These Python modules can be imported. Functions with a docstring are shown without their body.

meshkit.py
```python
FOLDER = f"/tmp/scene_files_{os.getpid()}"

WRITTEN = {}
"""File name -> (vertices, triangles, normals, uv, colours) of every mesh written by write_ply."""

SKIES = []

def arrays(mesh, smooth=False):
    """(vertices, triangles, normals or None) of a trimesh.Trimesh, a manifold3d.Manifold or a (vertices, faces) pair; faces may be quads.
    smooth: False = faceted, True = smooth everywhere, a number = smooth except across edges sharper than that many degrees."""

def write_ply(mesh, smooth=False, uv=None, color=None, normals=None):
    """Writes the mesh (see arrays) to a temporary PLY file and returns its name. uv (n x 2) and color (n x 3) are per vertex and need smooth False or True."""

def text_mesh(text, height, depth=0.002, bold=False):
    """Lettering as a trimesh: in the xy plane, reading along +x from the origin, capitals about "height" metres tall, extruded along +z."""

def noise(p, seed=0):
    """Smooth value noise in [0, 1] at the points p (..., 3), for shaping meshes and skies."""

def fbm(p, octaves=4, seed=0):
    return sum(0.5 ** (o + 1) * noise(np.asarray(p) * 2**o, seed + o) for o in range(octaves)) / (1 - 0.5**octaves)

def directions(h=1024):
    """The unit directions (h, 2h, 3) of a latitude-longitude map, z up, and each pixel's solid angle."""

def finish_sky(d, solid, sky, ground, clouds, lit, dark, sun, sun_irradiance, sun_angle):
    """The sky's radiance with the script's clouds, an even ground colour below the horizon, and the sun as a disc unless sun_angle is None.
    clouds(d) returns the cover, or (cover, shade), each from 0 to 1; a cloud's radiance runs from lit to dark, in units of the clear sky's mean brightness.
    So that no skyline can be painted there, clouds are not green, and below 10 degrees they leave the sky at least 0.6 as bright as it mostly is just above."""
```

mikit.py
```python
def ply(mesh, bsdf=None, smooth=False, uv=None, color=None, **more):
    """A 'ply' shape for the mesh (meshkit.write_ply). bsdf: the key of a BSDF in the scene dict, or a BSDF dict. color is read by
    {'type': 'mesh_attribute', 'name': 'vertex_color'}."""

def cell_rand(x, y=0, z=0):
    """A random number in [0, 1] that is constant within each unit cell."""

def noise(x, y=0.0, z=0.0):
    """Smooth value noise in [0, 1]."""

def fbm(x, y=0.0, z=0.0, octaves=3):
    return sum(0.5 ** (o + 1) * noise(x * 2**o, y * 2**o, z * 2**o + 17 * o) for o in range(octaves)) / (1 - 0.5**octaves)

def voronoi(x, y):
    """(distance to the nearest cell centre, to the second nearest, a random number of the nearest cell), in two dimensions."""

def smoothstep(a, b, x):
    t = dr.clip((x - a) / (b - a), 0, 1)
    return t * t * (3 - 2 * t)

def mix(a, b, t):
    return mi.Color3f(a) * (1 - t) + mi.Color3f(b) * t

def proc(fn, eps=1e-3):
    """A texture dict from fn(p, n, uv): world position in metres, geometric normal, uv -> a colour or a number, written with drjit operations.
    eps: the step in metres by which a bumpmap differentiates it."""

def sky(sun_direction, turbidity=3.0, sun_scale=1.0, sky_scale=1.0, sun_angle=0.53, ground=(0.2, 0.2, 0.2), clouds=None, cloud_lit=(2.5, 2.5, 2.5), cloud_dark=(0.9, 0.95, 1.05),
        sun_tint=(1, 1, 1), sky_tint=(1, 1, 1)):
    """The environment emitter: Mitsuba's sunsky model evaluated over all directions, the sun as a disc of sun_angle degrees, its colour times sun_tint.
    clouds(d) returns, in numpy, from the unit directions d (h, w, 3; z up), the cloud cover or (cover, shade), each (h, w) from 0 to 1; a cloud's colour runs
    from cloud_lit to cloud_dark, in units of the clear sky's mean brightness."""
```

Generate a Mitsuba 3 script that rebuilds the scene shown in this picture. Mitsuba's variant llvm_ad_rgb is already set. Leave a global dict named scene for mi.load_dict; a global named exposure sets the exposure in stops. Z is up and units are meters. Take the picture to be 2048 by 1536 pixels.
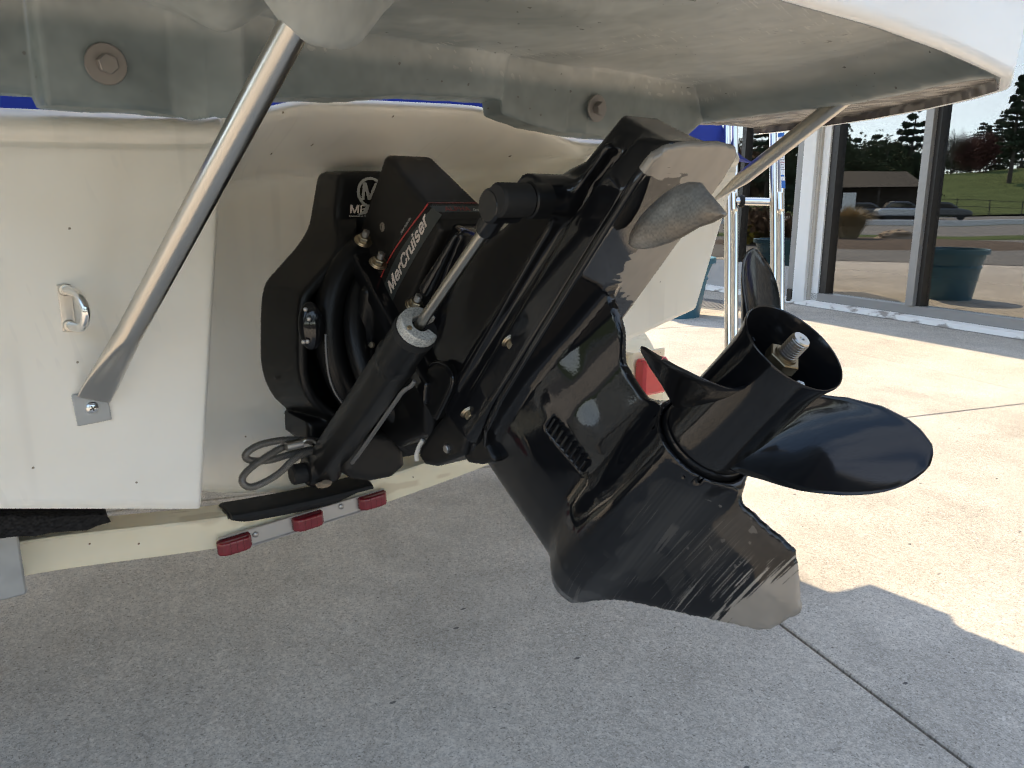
import math
import numpy as np
import trimesh
import drjit as dr
import mitsuba as mi
import mikit
import meshkit
from mikit import noise, fbm, voronoi, smoothstep, mix, proc
from scipy.interpolate import PchipInterpolator
from shapely.geometry import Polygon, LineString, box as sbox

T = mi.ScalarTransform4f
scene, labels = {'type': 'scene'}, {}

# ------------------------------------------------------------------ camera, sky, exposure
# world: x = starboard, y = towards the bow, z = up, metres; the boat's centre line is x = 0
EYE = np.array([-0.734, 0.0, 1.05])
HEAD, PITCH, FOCAL = math.radians(38), math.radians(12.9), 1540.0
e_r = np.array([math.cos(HEAD), -math.sin(HEAD), 0])
e_h = np.array([math.sin(HEAD), math.cos(HEAD), 0])
e_z = np.array([0, 0, 1.0])
e_f = e_h * math.cos(PITCH) - e_z * math.sin(PITCH)
e_u = e_h * math.sin(PITCH) + e_z * math.cos(PITCH)
scene['camera'] = {
    'type': 'perspective', 'fov_axis': 'x', 'fov': math.degrees(2 * math.atan(1024 / FOCAL)),
    'near_clip': 0.02, 'far_clip': 2000.0,
    'to_world': T().look_at(origin=EYE.tolist(), target=(EYE + e_f).tolist(), up=[0, 0, 1])}
SUN_AZ, SUN_EL = math.radians(0.0), math.radians(45.0)
SUN = [math.sin(SUN_AZ) * math.cos(SUN_EL), math.cos(SUN_AZ) * math.cos(SUN_EL), math.sin(SUN_EL)]


def thin_clouds(d):
    n = meshkit.fbm(np.stack([d[..., 0] * 3, d[..., 1] * 3, d[..., 2] * 7], -1), 4, 5)
    return np.clip((n - 0.45) * 2.0, 0, 0.25)


scene['sky'] = mikit.sky(SUN, turbidity=2.2, sun_scale=0.39, sky_scale=0.95, sky_tint=(1.19, 0.975, 0.81), sun_tint=(0.97, 0.94, 0.855), ground=(0.25, 0.23, 0.2), clouds=thin_clouds)
exposure = 3.92


# ------------------------------------------------------------------ survey: a sight line met with a known plane
def sight(x, y):
    return e_f + e_r * (x - 1024) / FOCAL - e_u * (y - 768) / FOCAL


def meet(x, y, n, c):
    n = np.asarray(n, float)
    r = sight(x, y)
    return EYE + r * ((c - n @ EYE) / (n @ r))


def atX(x, y, c): return meet(x, y, (1, 0, 0), c)
def atY(x, y, c): return meet(x, y, (0, 1, 0), c)
def atZ(x, y, c): return meet(x, y, (0, 0, 1), c)


# drive frame: s along the propeller shaft (aft), q down the leg, third = starboard
TILT = math.radians(50)
a_ = np.array([0, -math.cos(TILT), math.sin(TILT)])
d_ = np.array([0, -math.sin(TILT), -math.cos(TILT)])
HUB = atX(1588, 694, 0)
MD = np.eye(4)
MD[:3, 0], MD[:3, 1], MD[:3, 2], MD[:3, 3] = a_, d_, [1, 0, 0], HUB


def D(s, q, x): return HUB + a_ * s + d_ * q + np.array([x, 0, 0])


def toD(P):
    v = np.asarray(P) - HUB
    return np.array([v @ a_, v @ d_, v[0]])


def SQ(pts, x):
    """(s, q) of sighted points lying on the plane x."""
    return [tuple(toD(atX(u, v, x))[:2]) for u, v in pts]


# ------------------------------------------------------------------ entries
def numbered(base):
    if base not in labels and base not in scene and not any(k.startswith(base + '__') for k in scene):
        return base
    i = 1
    while True:
        k = f'{base}_{i:03d}'
        if k not in labels and k not in scene and not any(q.startswith(k + '__') for q in scene):
            return k
        i += 1


def thing(name, label, cat=None, group=None, kind=None):
    k = numbered(name)
    labels[k] = {'label': label}
    if cat: labels[k]['category'] = cat
    if group: labels[k]['group'] = group
    if kind: labels[k]['kind'] = kind
    return k


_taken = set()


def part(parent, name, mesh, mat, smooth=30, label=None, kind=None, **kw):
    base = parent + '__' + name
    k, i = base, 1
    while k in _taken:
        k = f'{base}_{i:03d}'
        i += 1
    _taken.add(k)
    scene[k] = mikit.ply(mesh, 'mat_' + mat, smooth, **kw)
    if label or kind:
        labels[k] = {}
        if label: labels[k]['label'] = label
        if kind: labels[k]['kind'] = kind
    return k


def whole(name, mesh, mat, label, cat=None, group=None, kind=None, smooth=30, **kw):
    k = thing(name, label, cat, group, kind)
    scene[k] = mikit.ply(mesh, 'mat_' + mat, smooth, **kw)
    return k


# ------------------------------------------------------------------ mesh helpers
def tm(v, f): return trimesh.Trimesh(np.asarray(v, float), np.asarray(f, int), process=False)


def cat_(*ms): return trimesh.util.concatenate([m for m in ms])


def box(lo, hi, bevel=0.0):
    lo, hi = np.minimum(lo, hi).astype(float), np.maximum(lo, hi).astype(float)
    if bevel <= 0:
        return trimesh.creation.box(bounds=[lo, hi])
    pts = []
    for sx in (0, 1):
        for sy in (0, 1):
            for sz in (0, 1):
                c = np.array([(lo, hi)[sx][0], (lo, hi)[sy][1], (lo, hi)[sz][2]])
                for k in range(3):
                    o = np.array([1 - 2 * sx, 1 - 2 * sy, 1 - 2 * sz]) * bevel
                    o[k] = 0
                    pts.append(c + o)
    return trimesh.convex.convex_hull(np.array(pts))


def obox(c, ex, ey, ez, size, bevel=0.0):
    """A box of the given size about c with its own axes."""
    h = np.array(size) / 2
    m = box(-h, h, bevel)
    M = np.eye(4)
    M[:3, 0], M[:3, 1], M[:3, 2], M[:3, 3] = ex, ey, ez, c
    m.apply_transform(M)
    return m


def unit(v):
    v = np.asarray(v, float)
    return v / np.linalg.norm(v)


def axes(n, hint=(0, 0, 1)):
    n = unit(n)
    x = np.cross(hint, n)
    if np.linalg.norm(x) < 1e-6:
        x = np.cross((1, 0, 0), n)
    x = unit(x)
    return x, np.cross(n, x), n


def frame(o, n, hint=(0, 0, 1)):
    M = np.eye(4)
    M[:3, 0], M[:3, 1], M[:3, 2] = axes(n, hint)
    M[:3, 3] = o
    return M


def lathe(profile, o, n, seg=40):
    """profile: (radius, height) pairs along n from o."""
    m = trimesh.creation.revolve(np.array(profile, float), sections=seg)
    m.apply_transform(frame(o, n))
    return m


def rod(p, q, r, seg=24, bev=0.0):
    p, q = np.asarray(p, float), np.asarray(q, float)
    L = np.linalg.norm(q - p)
    b = bev
    pr = [(0, 0), (r - b, 0), (r, b), (r, L - b), (r - b, L), (0, L)] if b else [(0, 0), (r, 0), (r, L), (0, L)]
    return lathe(pr, p, q - p, seg)


def spline(pts, n=12):
    p = np.asarray(pts, float)
    p = np.vstack([2 * p[0] - p[1], p, 2 * p[-1] - p[-2]])
    out = []
    for i in range(1, len(p) - 2):
        for t in np.linspace(0, 1, n, endpoint=False):
            out.append(0.5 * (2 * p[i] + (p[i + 1] - p[i - 1]) * t + (2 * p[i - 1] - 5 * p[i] + 4 * p[i + 1] - p[i + 2]) * t * t + (3 * p[i] - p[i - 1] - 3 * p[i + 1] + p[i + 2]) * t ** 3))
    out.append(p[-2])
    return np.array(out)


def tube(pts, r, seg=14, cap=True):
    p = np.asarray(pts, float)
    n = len(p)
    r = np.broadcast_to(r, (n,))
    t = np.gradient(p, axis=0)
    t /= np.linalg.norm(t, axis=1, keepdims=True)
    u = np.zeros_like(p)
    u[0] = axes(t[0], (0.3, 0.2, 0.9))[0]
    for i in range(1, n):
        w = u[i - 1] - t[i] * (u[i - 1] @ t[i])
        u[i] = unit(w)
    b = np.cross(t, u)
    ang = np.arange(seg) * 2 * np.pi / seg
    v = p[:, None] + r[:, None, None] * (np.cos(ang)[None, :, None] * u[:, None] + np.sin(ang)[None, :, None] * b[:, None])
    v = v.reshape(-1, 3)
    i, j = np.meshgrid(np.arange(n - 1), np.arange(seg), indexing='ij')
    j2 = (j + 1) % seg
    q = np.stack([i * seg + j, i * seg + j2, (i + 1) * seg + j2, (i + 1) * seg + j], -1).reshape(-1, 4)
    f = np.vstack([q[:, [0, 1, 2]], q[:, [0, 2, 3]]])
    if cap:
        k = np.arange(seg)
        c0, c1 = len(v), len(v) + 1
        v = np.vstack([v, p[0], p[-1]])
        f = np.vstack([f, np.stack([np.full(seg, c0), (k + 1) % seg, k], -1), np.stack([np.full(seg, c1), (n - 1) * seg + k, (n - 1) * seg + (k + 1) % seg], -1)])
    return tm(v, f)


def grid_mesh(P, flip=False):
    """P (n, m, 3) -> sheet."""
    n, m = P.shape[:2]
    i, j = np.meshgrid(np.arange(n - 1), np.arange(m - 1), indexing='ij')
    q = np.stack([i * m + j, (i + 1) * m + j, (i + 1) * m + j + 1, i * m + j + 1], -1).reshape(-1, 4)
    f = np.vstack([q[:, [0, 1, 2]], q[:, [0, 2, 3]]])
    if flip: f = f[:, ::-1]
    return tm(P.reshape(-1, 3), f)


def hexa(o, n, r, h, hint=(0, 0, 1), bev=0.0012):
    """Hexagon head with washer-face chamfers."""
    a = np.arange(6) * np.pi / 3
    def ring(rr, z): return np.stack([rr * np.cos(a), rr * np.sin(a), np.full(6, z)], -1)
    m = trimesh.convex.convex_hull(np.vstack([ring(r, 0), ring(r, h - bev), ring(r - bev, h)]))
    m.apply_transform(frame(o, n, hint))
    return m


def stud(o, n, r=0.0095, rod_len=0.011, hint=(0, 0, 1)):
    """Washer + nut + threaded end, one mesh each."""
    w = lathe([(0, 0), (r * 1.45, 0), (r * 1.5, 0.0008), (r * 1.45, 0.0022), (0, 0.0022)], o, n, 28)
    n = unit(n)
    fl = lathe([(0, 0.0022), (r * 1.28, 0.0022), (r * 1.2, 0.004), (r, 0.005), (0, 0.005)], o, n, 28)
    nut = hexa(np.asarray(o) + n * 0.0045, n, r, 0.0085, hint)
    pr = [(0, 0.012)]
    z = 0.0125
    rr = r * 0.55
    while z < 0.013 + rod_len:
        pr += [(rr, z), (rr * 0.88, z + 0.0006), (rr, z + 0.0012)]
        z += 0.0013
    pr += [(rr * 0.8, z + 0.0008), (0, z + 0.0009)]
    e = lathe(pr, o, n, 20)
    return cat_(w, fl), cat_(nut), e


def smoothly(x, xs, ys):
    return PchipInterpolator(xs, ys)(np.clip(x, xs[0], xs[-1]))


def sstep(a, b, x):
    t = np.clip((x - a) / (b - a), 0, 1)
    return t * t * (3 - 2 * t)


# --- signed distances and their surface (numpy)
def sd_poly(P, x, y):
    P = np.asarray(P, float)
    d = np.full(np.shape(x), 1e9)
    s = np.ones(np.shape(x))
    n = len(P)
    for i in range(n):
        a, b = P[i], P[i - 1]
        ex, ey = b - a
        wx, wy = x - a[0], y - a[1]
        t = np.clip((wx * ex + wy * ey) / (ex * ex + ey * ey + 1e-18), 0, 1)
        d = np.minimum(d, (wx - ex * t) ** 2 + (wy - ey * t) ** 2)
        c1, c2, c3 = y >= a[1], y < b[1], ex * wy > ey * wx
        s = np.where((c1 & c2 & c3) | (~c1 & ~c2 & ~c3), -s, s)
    return s * np.sqrt(d)


def smin(a, b, k):
    h = np.clip(0.5 + 0.5 * (b - a) / k, 0, 1)
    return b * (1 - h) + a * h - k * h * (1 - h)


def smax(a, b, k): return -smin(-a, -b, k)


def sd_ext(d2, w, r=0.0):
    """Extrusion of a 2-D distance; w = |coordinate| - half width; rounded by r."""
    a, b = d2 + r, w + r
    return np.minimum(np.maximum(a, b), 0) + np.hypot(np.maximum(a, 0), np.maximum(b, 0)) - r


def sd_caps(p, a, b, ra, rb):
    a, b = np.asarray(a, float), np.asarray(b, float)
    e = b - a
    w = [p[k] - a[k] for k in range(3)]
    t = np.clip(sum(w[k] * e[k] for k in range(3)) / (e @ e), 0, 1)
    return np.sqrt(sum((w[k] - e[k] * t) ** 2 for k in range(3))) - (ra + (rb - ra) * t)


def nets(f, lo, hi, h, M=None):
    """Surface nets of f < 0, vertices slid onto f = 0."""
    lo, hi = np.asarray(lo, float), np.asarray(hi, float)
    n = np.ceil((hi - lo) / h).astype(int) + 1
    g = [lo[k] + h * np.arange(n[k]) for k in range(3)]
    X = np.meshgrid(*g, indexing='ij')
    V = f(X)
    ins = V < 0
    cnt = np.zeros(n - 1)
    acc = np.zeros((3,) + tuple(n - 1))
    sl = lambda o: tuple(slice(o[k], n[k] - 1 + o[k]) for k in range(3))
    for ax in range(3):
        for u in (0, 1):
            for v in (0, 1):
                o = [0, 0, 0]
                o[(ax + 1) % 3], o[(ax + 2) % 3] = u, v
                o2 = list(o)
                o2[ax] = 1
                A, B = V[sl(o)], V[sl(o2)]
                m = (A < 0) != (B < 0)
                t = np.where(m, A / np.where(m, A - B, 1), 0)
                cnt += m
                for k in range(3):
                    acc[k] += np.where(m, (t if k == ax else o[k]), 0)
    act = cnt > 0
    idx = np.full(n - 1, -1)
    idx[act] = np.arange(act.sum())
    ijk = np.argwhere(act)
    pts = np.stack([lo[k] + h * (ijk[:, k] + acc[k][act] / cnt[act]) for k in range(3)], -1)
    faces = []
    for ax in range(3):
        b, c = (ax + 1) % 3, (ax + 2) % 3
        A = ins.take(range(n[ax] - 1), ax)
        B = ins.take(range(1, n[ax]), ax)
        for sign in (0, 1):
            m = (A & ~B) if sign == 0 else (~A & B)
            e = np.argwhere(m)
            e = e[(e[:, b] > 0) & (e[:, c] > 0) & (e[:, b] < n[b] - 1) & (e[:, c] < n[c] - 1)]
            if not len(e): continue
            def cell(db, dc):
                q = e.copy()
                q[:, b] -= db
                q[:, c] -= dc
                return idx[q[:, 0], q[:, 1], q[:, 2]]
            quad = np.stack([cell(1, 1), cell(0, 1), cell(0, 0), cell(1, 0)], -1)
            faces.append(quad if sign == 0 else quad[:, ::-1])
    q = np.vstack(faces)
    for _ in range(3):
        P = [pts[:, k] for k in range(3)]
        v = f(P)
        e = h * 0.1
        G = np.stack([(f([P[j] + (e if j == k else 0) for j in range(3)]) - f([P[j] - (e if j == k else 0) for j in range(3)])) / (2 * e) for k in range(3)], -1)
        st = G * (v / np.maximum((G ** 2).sum(1), 0.05))[:, None]
        L = np.linalg.norm(st, axis=1, keepdims=True)
        pts = pts - st * np.minimum(1, 0.4 * h / np.maximum(L, 1e-12))
    m = tm(pts, np.vstack([q[:, [0, 1, 2]], q[:, [0, 2, 3]]]))
    if M is not None: m.apply_transform(M)
    return m


def plate(poly, x0, x1, r, h, M=None):
    """Rounded prism of a polygon in the first two coordinates, x0..x1 in the third."""
    P = np.array(poly)
    c, w = (x0 + x1) / 2, abs(x1 - x0) / 2
    pad = 2 * h
    return nets(lambda p: sd_ext(sd_poly(P, p[0], p[1]), np.abs(p[2] - c) - w, r), [P[:, 0].min() - pad, P[:, 1].min() - pad, c - w - pad], [P[:, 0].max() + pad, P[:, 1].max() + pad, c + w + pad], h, M)


def flat(poly, z0, z1, M=None):
    """Sharp prism."""
    m = trimesh.creation.extrude_polygon(poly if isinstance(poly, Polygon) else Polygon(poly), z1 - z0, engine='earcut')
    m.apply_translation([0, 0, z0])
    if M is not None: m.apply_transform(M)
    return m


def lettering(text, height, o, ex, ey, depth=0.0006, bold=False, slant=0.0, width=None, centre=False):
    m = meshkit.text_mesh(text, height, depth, bold)
    v = m.vertices.copy()
    if width: v[:, 0] *= width / v[:, 0].max()
    if centre: v[:, 0] -= (v[:, 0].max() + v[:, 0].min()) / 2
    v[:, 0] += slant * v[:, 1]
    ez = np.cross(ex, ey)
    m.vertices = np.asarray(o) + v[:, :1] * ex + v[:, 1:2] * ey + v[:, 2:] * ez
    return m


# ------------------------------------------------------------------ materials
def M(name, d):
    scene['mat_' + name] = {'type': 'twosided', 'bsdf': d} if d['type'] in ('principled', 'bumpmap') else d
def pr(**k): return {'type': 'principled', **k}
def rgb(*c): return {'type': 'rgb', 'value': list(c)}
def two(d): return {'type': 'twosided', 'bsdf': d}
def bump(d, fn, scale=1.0, eps=1e-3): return {'type': 'bumpmap', 'arbitrary': proc(fn, eps), 'scale': scale, 'bsdf': d}


def concrete_col(p, n, uv):
    big = fbm(p.x * 0.9, p.y * 0.9, 0, 3)
    mid = fbm(p.x * 7, p.y * 7, 3, 3)
    g = 0.6 * noise(p.x * 330, p.y * 330, 1) + 0.4 * noise(p.x * 140, p.y * 140, 2)
    g2 = noise(p.x * 230, p.y * 230, 5)
    c = mix((0.368, 0.338, 0.293), (0.428, 0.394, 0.345), smoothstep(0.3, 0.7, big))
    c = c * (0.86 + 0.28 * mid)
    c = c * (0.66 + 0.68 * g)
    c = mix(c, (0.62, 0.58, 0.52), 0.65 * smoothstep(0.80, 0.90, g2))
    c = mix(c, (0.15, 0.14, 0.13), 0.6 * smoothstep(0.82, 0.90, noise(p.x * 300, p.y * 300, 9)))
    st = p.x * 0.8 + p.y * 0.3
    d1, d2, w = voronoi(p.x * 9 + 0.3 * p.y * 9, p.y * 17)
    c = mix(c, (0.05, 0.05, 0.055), 0.8 * smoothstep(0.95, 0.96, w) * (1 - smoothstep(0.05, 0.09, d1)))
    d1, d2, w = voronoi(p.x * 30, p.y * 41 + p.x * 9)
    c = mix(c, (0.07, 0.065, 0.06), 0.6 * smoothstep(0.92, 0.93, w) * (1 - smoothstep(0.06, 0.12, d1)))
    ck = dr.abs(fbm(p.x * 0.8 + 3, p.y * 0.8, 21, 4) - 0.5) + 0.02 * noise(p.x * 40, p.y * 40, 3)
    c = mix(c, (0.17, 0.155, 0.14), 0.4 * (1 - smoothstep(0.004, 0.0055, ck)) * smoothstep(0.68, 0.75, noise(p.x * 0.7, p.y * 0.7, 31)))
    sweep = fbm((p.x * 0.95 - p.y * 0.3) * 26, (p.x * 0.3 + p.y * 0.95) * 1.3, 41, 3)
    c = c * (0.95 + 0.10 * sweep)
    blot = smoothstep(0.62, 0.75, fbm(p.x * 2.6, p.y * 2.6, 8, 4))
    return c * (1 - 0.12 * blot)


def concrete_h(p, n, uv):
    return 0.0012 * noise(p.x * 170, p.y * 170, 1) + 0.0008 * noise(p.x * 380, p.y * 380, 2)


M('concrete', bump(pr(base_color=proc(concrete_col), roughness=0.85, specular=0.3), concrete_h, 1.0, 1.5e-3))
M('joint', pr(base_color=rgb(0.03, 0.028, 0.026), roughness=0.95))


def gel_col(p, n, uv):
    v = fbm(p.x * 3, p.y * 3, p.z * 5, 3)
    c = mix((0.765, 0.715, 0.61), (0.80, 0.765, 0.68), smoothstep(0.3, 0.7, v))
    s = smoothstep(0.55, 0.85, fbm(p.x * 22, p.y * 9, p.z * 2.2, 3))
    c = c * (1 - 0.05 * s)
    sp = voronoi(p.x * 22, p.z * 22)
    c = mix(c, (0.22, 0.18, 0.12), smoothstep(0.93, 0.94, sp[2]) * (1 - smoothstep(0.025, 0.05, sp[0])))
    run = smoothstep(0.60, 0.80, noise(p.x * 60, 2.0, p.z * 2.5)) * smoothstep(0.5, 0.7, fbm(p.x * 6, 1.0, p.z * 3, 3))
    c = c * (1 - 0.07 * run)
    scf = smoothstep(0.80, 0.86, noise(p.x * 140 + 30 * p.z, 4.0, p.z * 18)) * smoothstep(0.58, 0.7, fbm(p.x * 8, 2.0, p.z * 8, 2))
    c = mix(c, (0.64, 0.61, 0.54), 0.22 * scf)
    low = (1 - smoothstep(0.46, 0.56, p.z + 0.06 * fbm(p.x * 30, 0, p.z * 6, 2))) * smoothstep(1.3, 1.4, p.y)
    return mix(c, (0.62, 0.54, 0.40), 0.55 * low)


M('gelcoat', bump(pr(base_color=proc(gel_col), roughness=0.28, specular=0.5, clearcoat=0.4, clearcoat_gloss=0.9), lambda p, n, uv: 0.0016 * fbm(p.x * 7, p.y * 7, p.z * 5, 2), 1.0, 4e-3))
M('white_gel', pr(base_color=rgb(0.80, 0.80, 0.78), roughness=0.2, specular=0.5, clearcoat=0.5, clearcoat_gloss=0.95))


def raw_col(p, n, uv):
    v = fbm(p.x * 9, p.y * 9, p.z * 9, 4)
    w = fbm(p.x * 55 + 9 * fbm(p.y * 8, p.x * 5, 0, 2), p.y * 12, p.z * 40, 3)
    right = smoothstep(0.05, 0.35, p.x)
    c = mix(mix((0.235, 0.25, 0.235), (0.36, 0.37, 0.345), smoothstep(0.3, 0.7, v)), mix((0.33, 0.325, 0.29), (0.40, 0.39, 0.35), smoothstep(0.3, 0.7, v)), right * smoothstep(0.30, 0.5, 1.0 - 0.0 * v))
    c = c * (0.87 + 0.26 * w) * mi.Color3f(1.05, 1.08, 1.11)
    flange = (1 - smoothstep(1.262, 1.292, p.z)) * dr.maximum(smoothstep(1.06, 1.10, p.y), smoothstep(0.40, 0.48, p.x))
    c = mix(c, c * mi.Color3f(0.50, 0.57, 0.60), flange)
    sc = smoothstep(0.74, 0.80, noise(p.x * 22 + 60 * p.y + 5 * noise(p.y * 9, p.x * 9, 2), p.y * 330 - 120 * p.x, p.z * 90)) * smoothstep(0.55, 0.70, fbm(p.x * 9, p.y * 9, 4, 2))
    c = mix(c, (0.58, 0.57, 0.52), 0.5 * sc * (1 - flange))
    sp = smoothstep(0.90, 0.93, noise(p.x * 110, p.y * 110, p.z * 110)) * smoothstep(0.5, 0.62, fbm(p.x * 11, p.y * 11, 14, 2))
    c = mix(c, (0.08, 0.08, 0.075), 0.8 * sp)
    lipf = 0.572 + 0.122 * smoothstep(0.53, 0.84, p.y) + 0.04 * smoothstep(0.95, 1.2, p.y)
    band = smoothstep(0.004, 0.014, p.x - lipf)
    c = mix(c, mix((0.10, 0.085, 0.07), (0.30, 0.27, 0.23), smoothstep(0.4, 0.7, noise(p.x * 90, p.y * 40, p.z * 60))), band)
    return c


def raw_h(p, n, uv):
    return 0.004 * fbm(p.x * 13, p.y * 13, p.z * 13, 3) + 0.0012 * noise(p.x * 60, p.y * 35, p.z * 60)


M('raw_gel', bump(pr(base_color=proc(raw_col), roughness=0.38, specular=0.5), raw_h, 0.6, 3e-3))


def peel(p, n, uv):
    return 2.0e-5 * noise(p.x * 420, p.y * 420, p.z * 420)


M('gloss_black', bump(pr(base_color=rgb(0.006, 0.0065, 0.008), roughness=0.05, specular=0.42, clearcoat=0.25, clearcoat_gloss=0.97), peel, 1.0, 8e-4))
M('satin_black', pr(base_color=rgb(0.006, 0.0065, 0.0072), roughness=0.34, specular=0.32))
M('matte_black', pr(base_color=rgb(0.0095, 0.009, 0.0085), roughness=0.5, specular=0.35))
M('rubber', pr(base_color=rgb(0.013, 0.0135, 0.014), roughness=0.6, specular=0.3))
M('prop_black', bump(pr(base_color=rgb(0.006, 0.0063, 0.0072), roughness=0.10, specular=0.42, clearcoat=0.25, clearcoat_gloss=0.95), peel, 1.0, 8e-4))

HB, AB, DB = mi.Point3f(*HUB.tolist()), mi.Vector3f(*a_.tolist()), mi.Vector3f(*d_.tolist())


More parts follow.
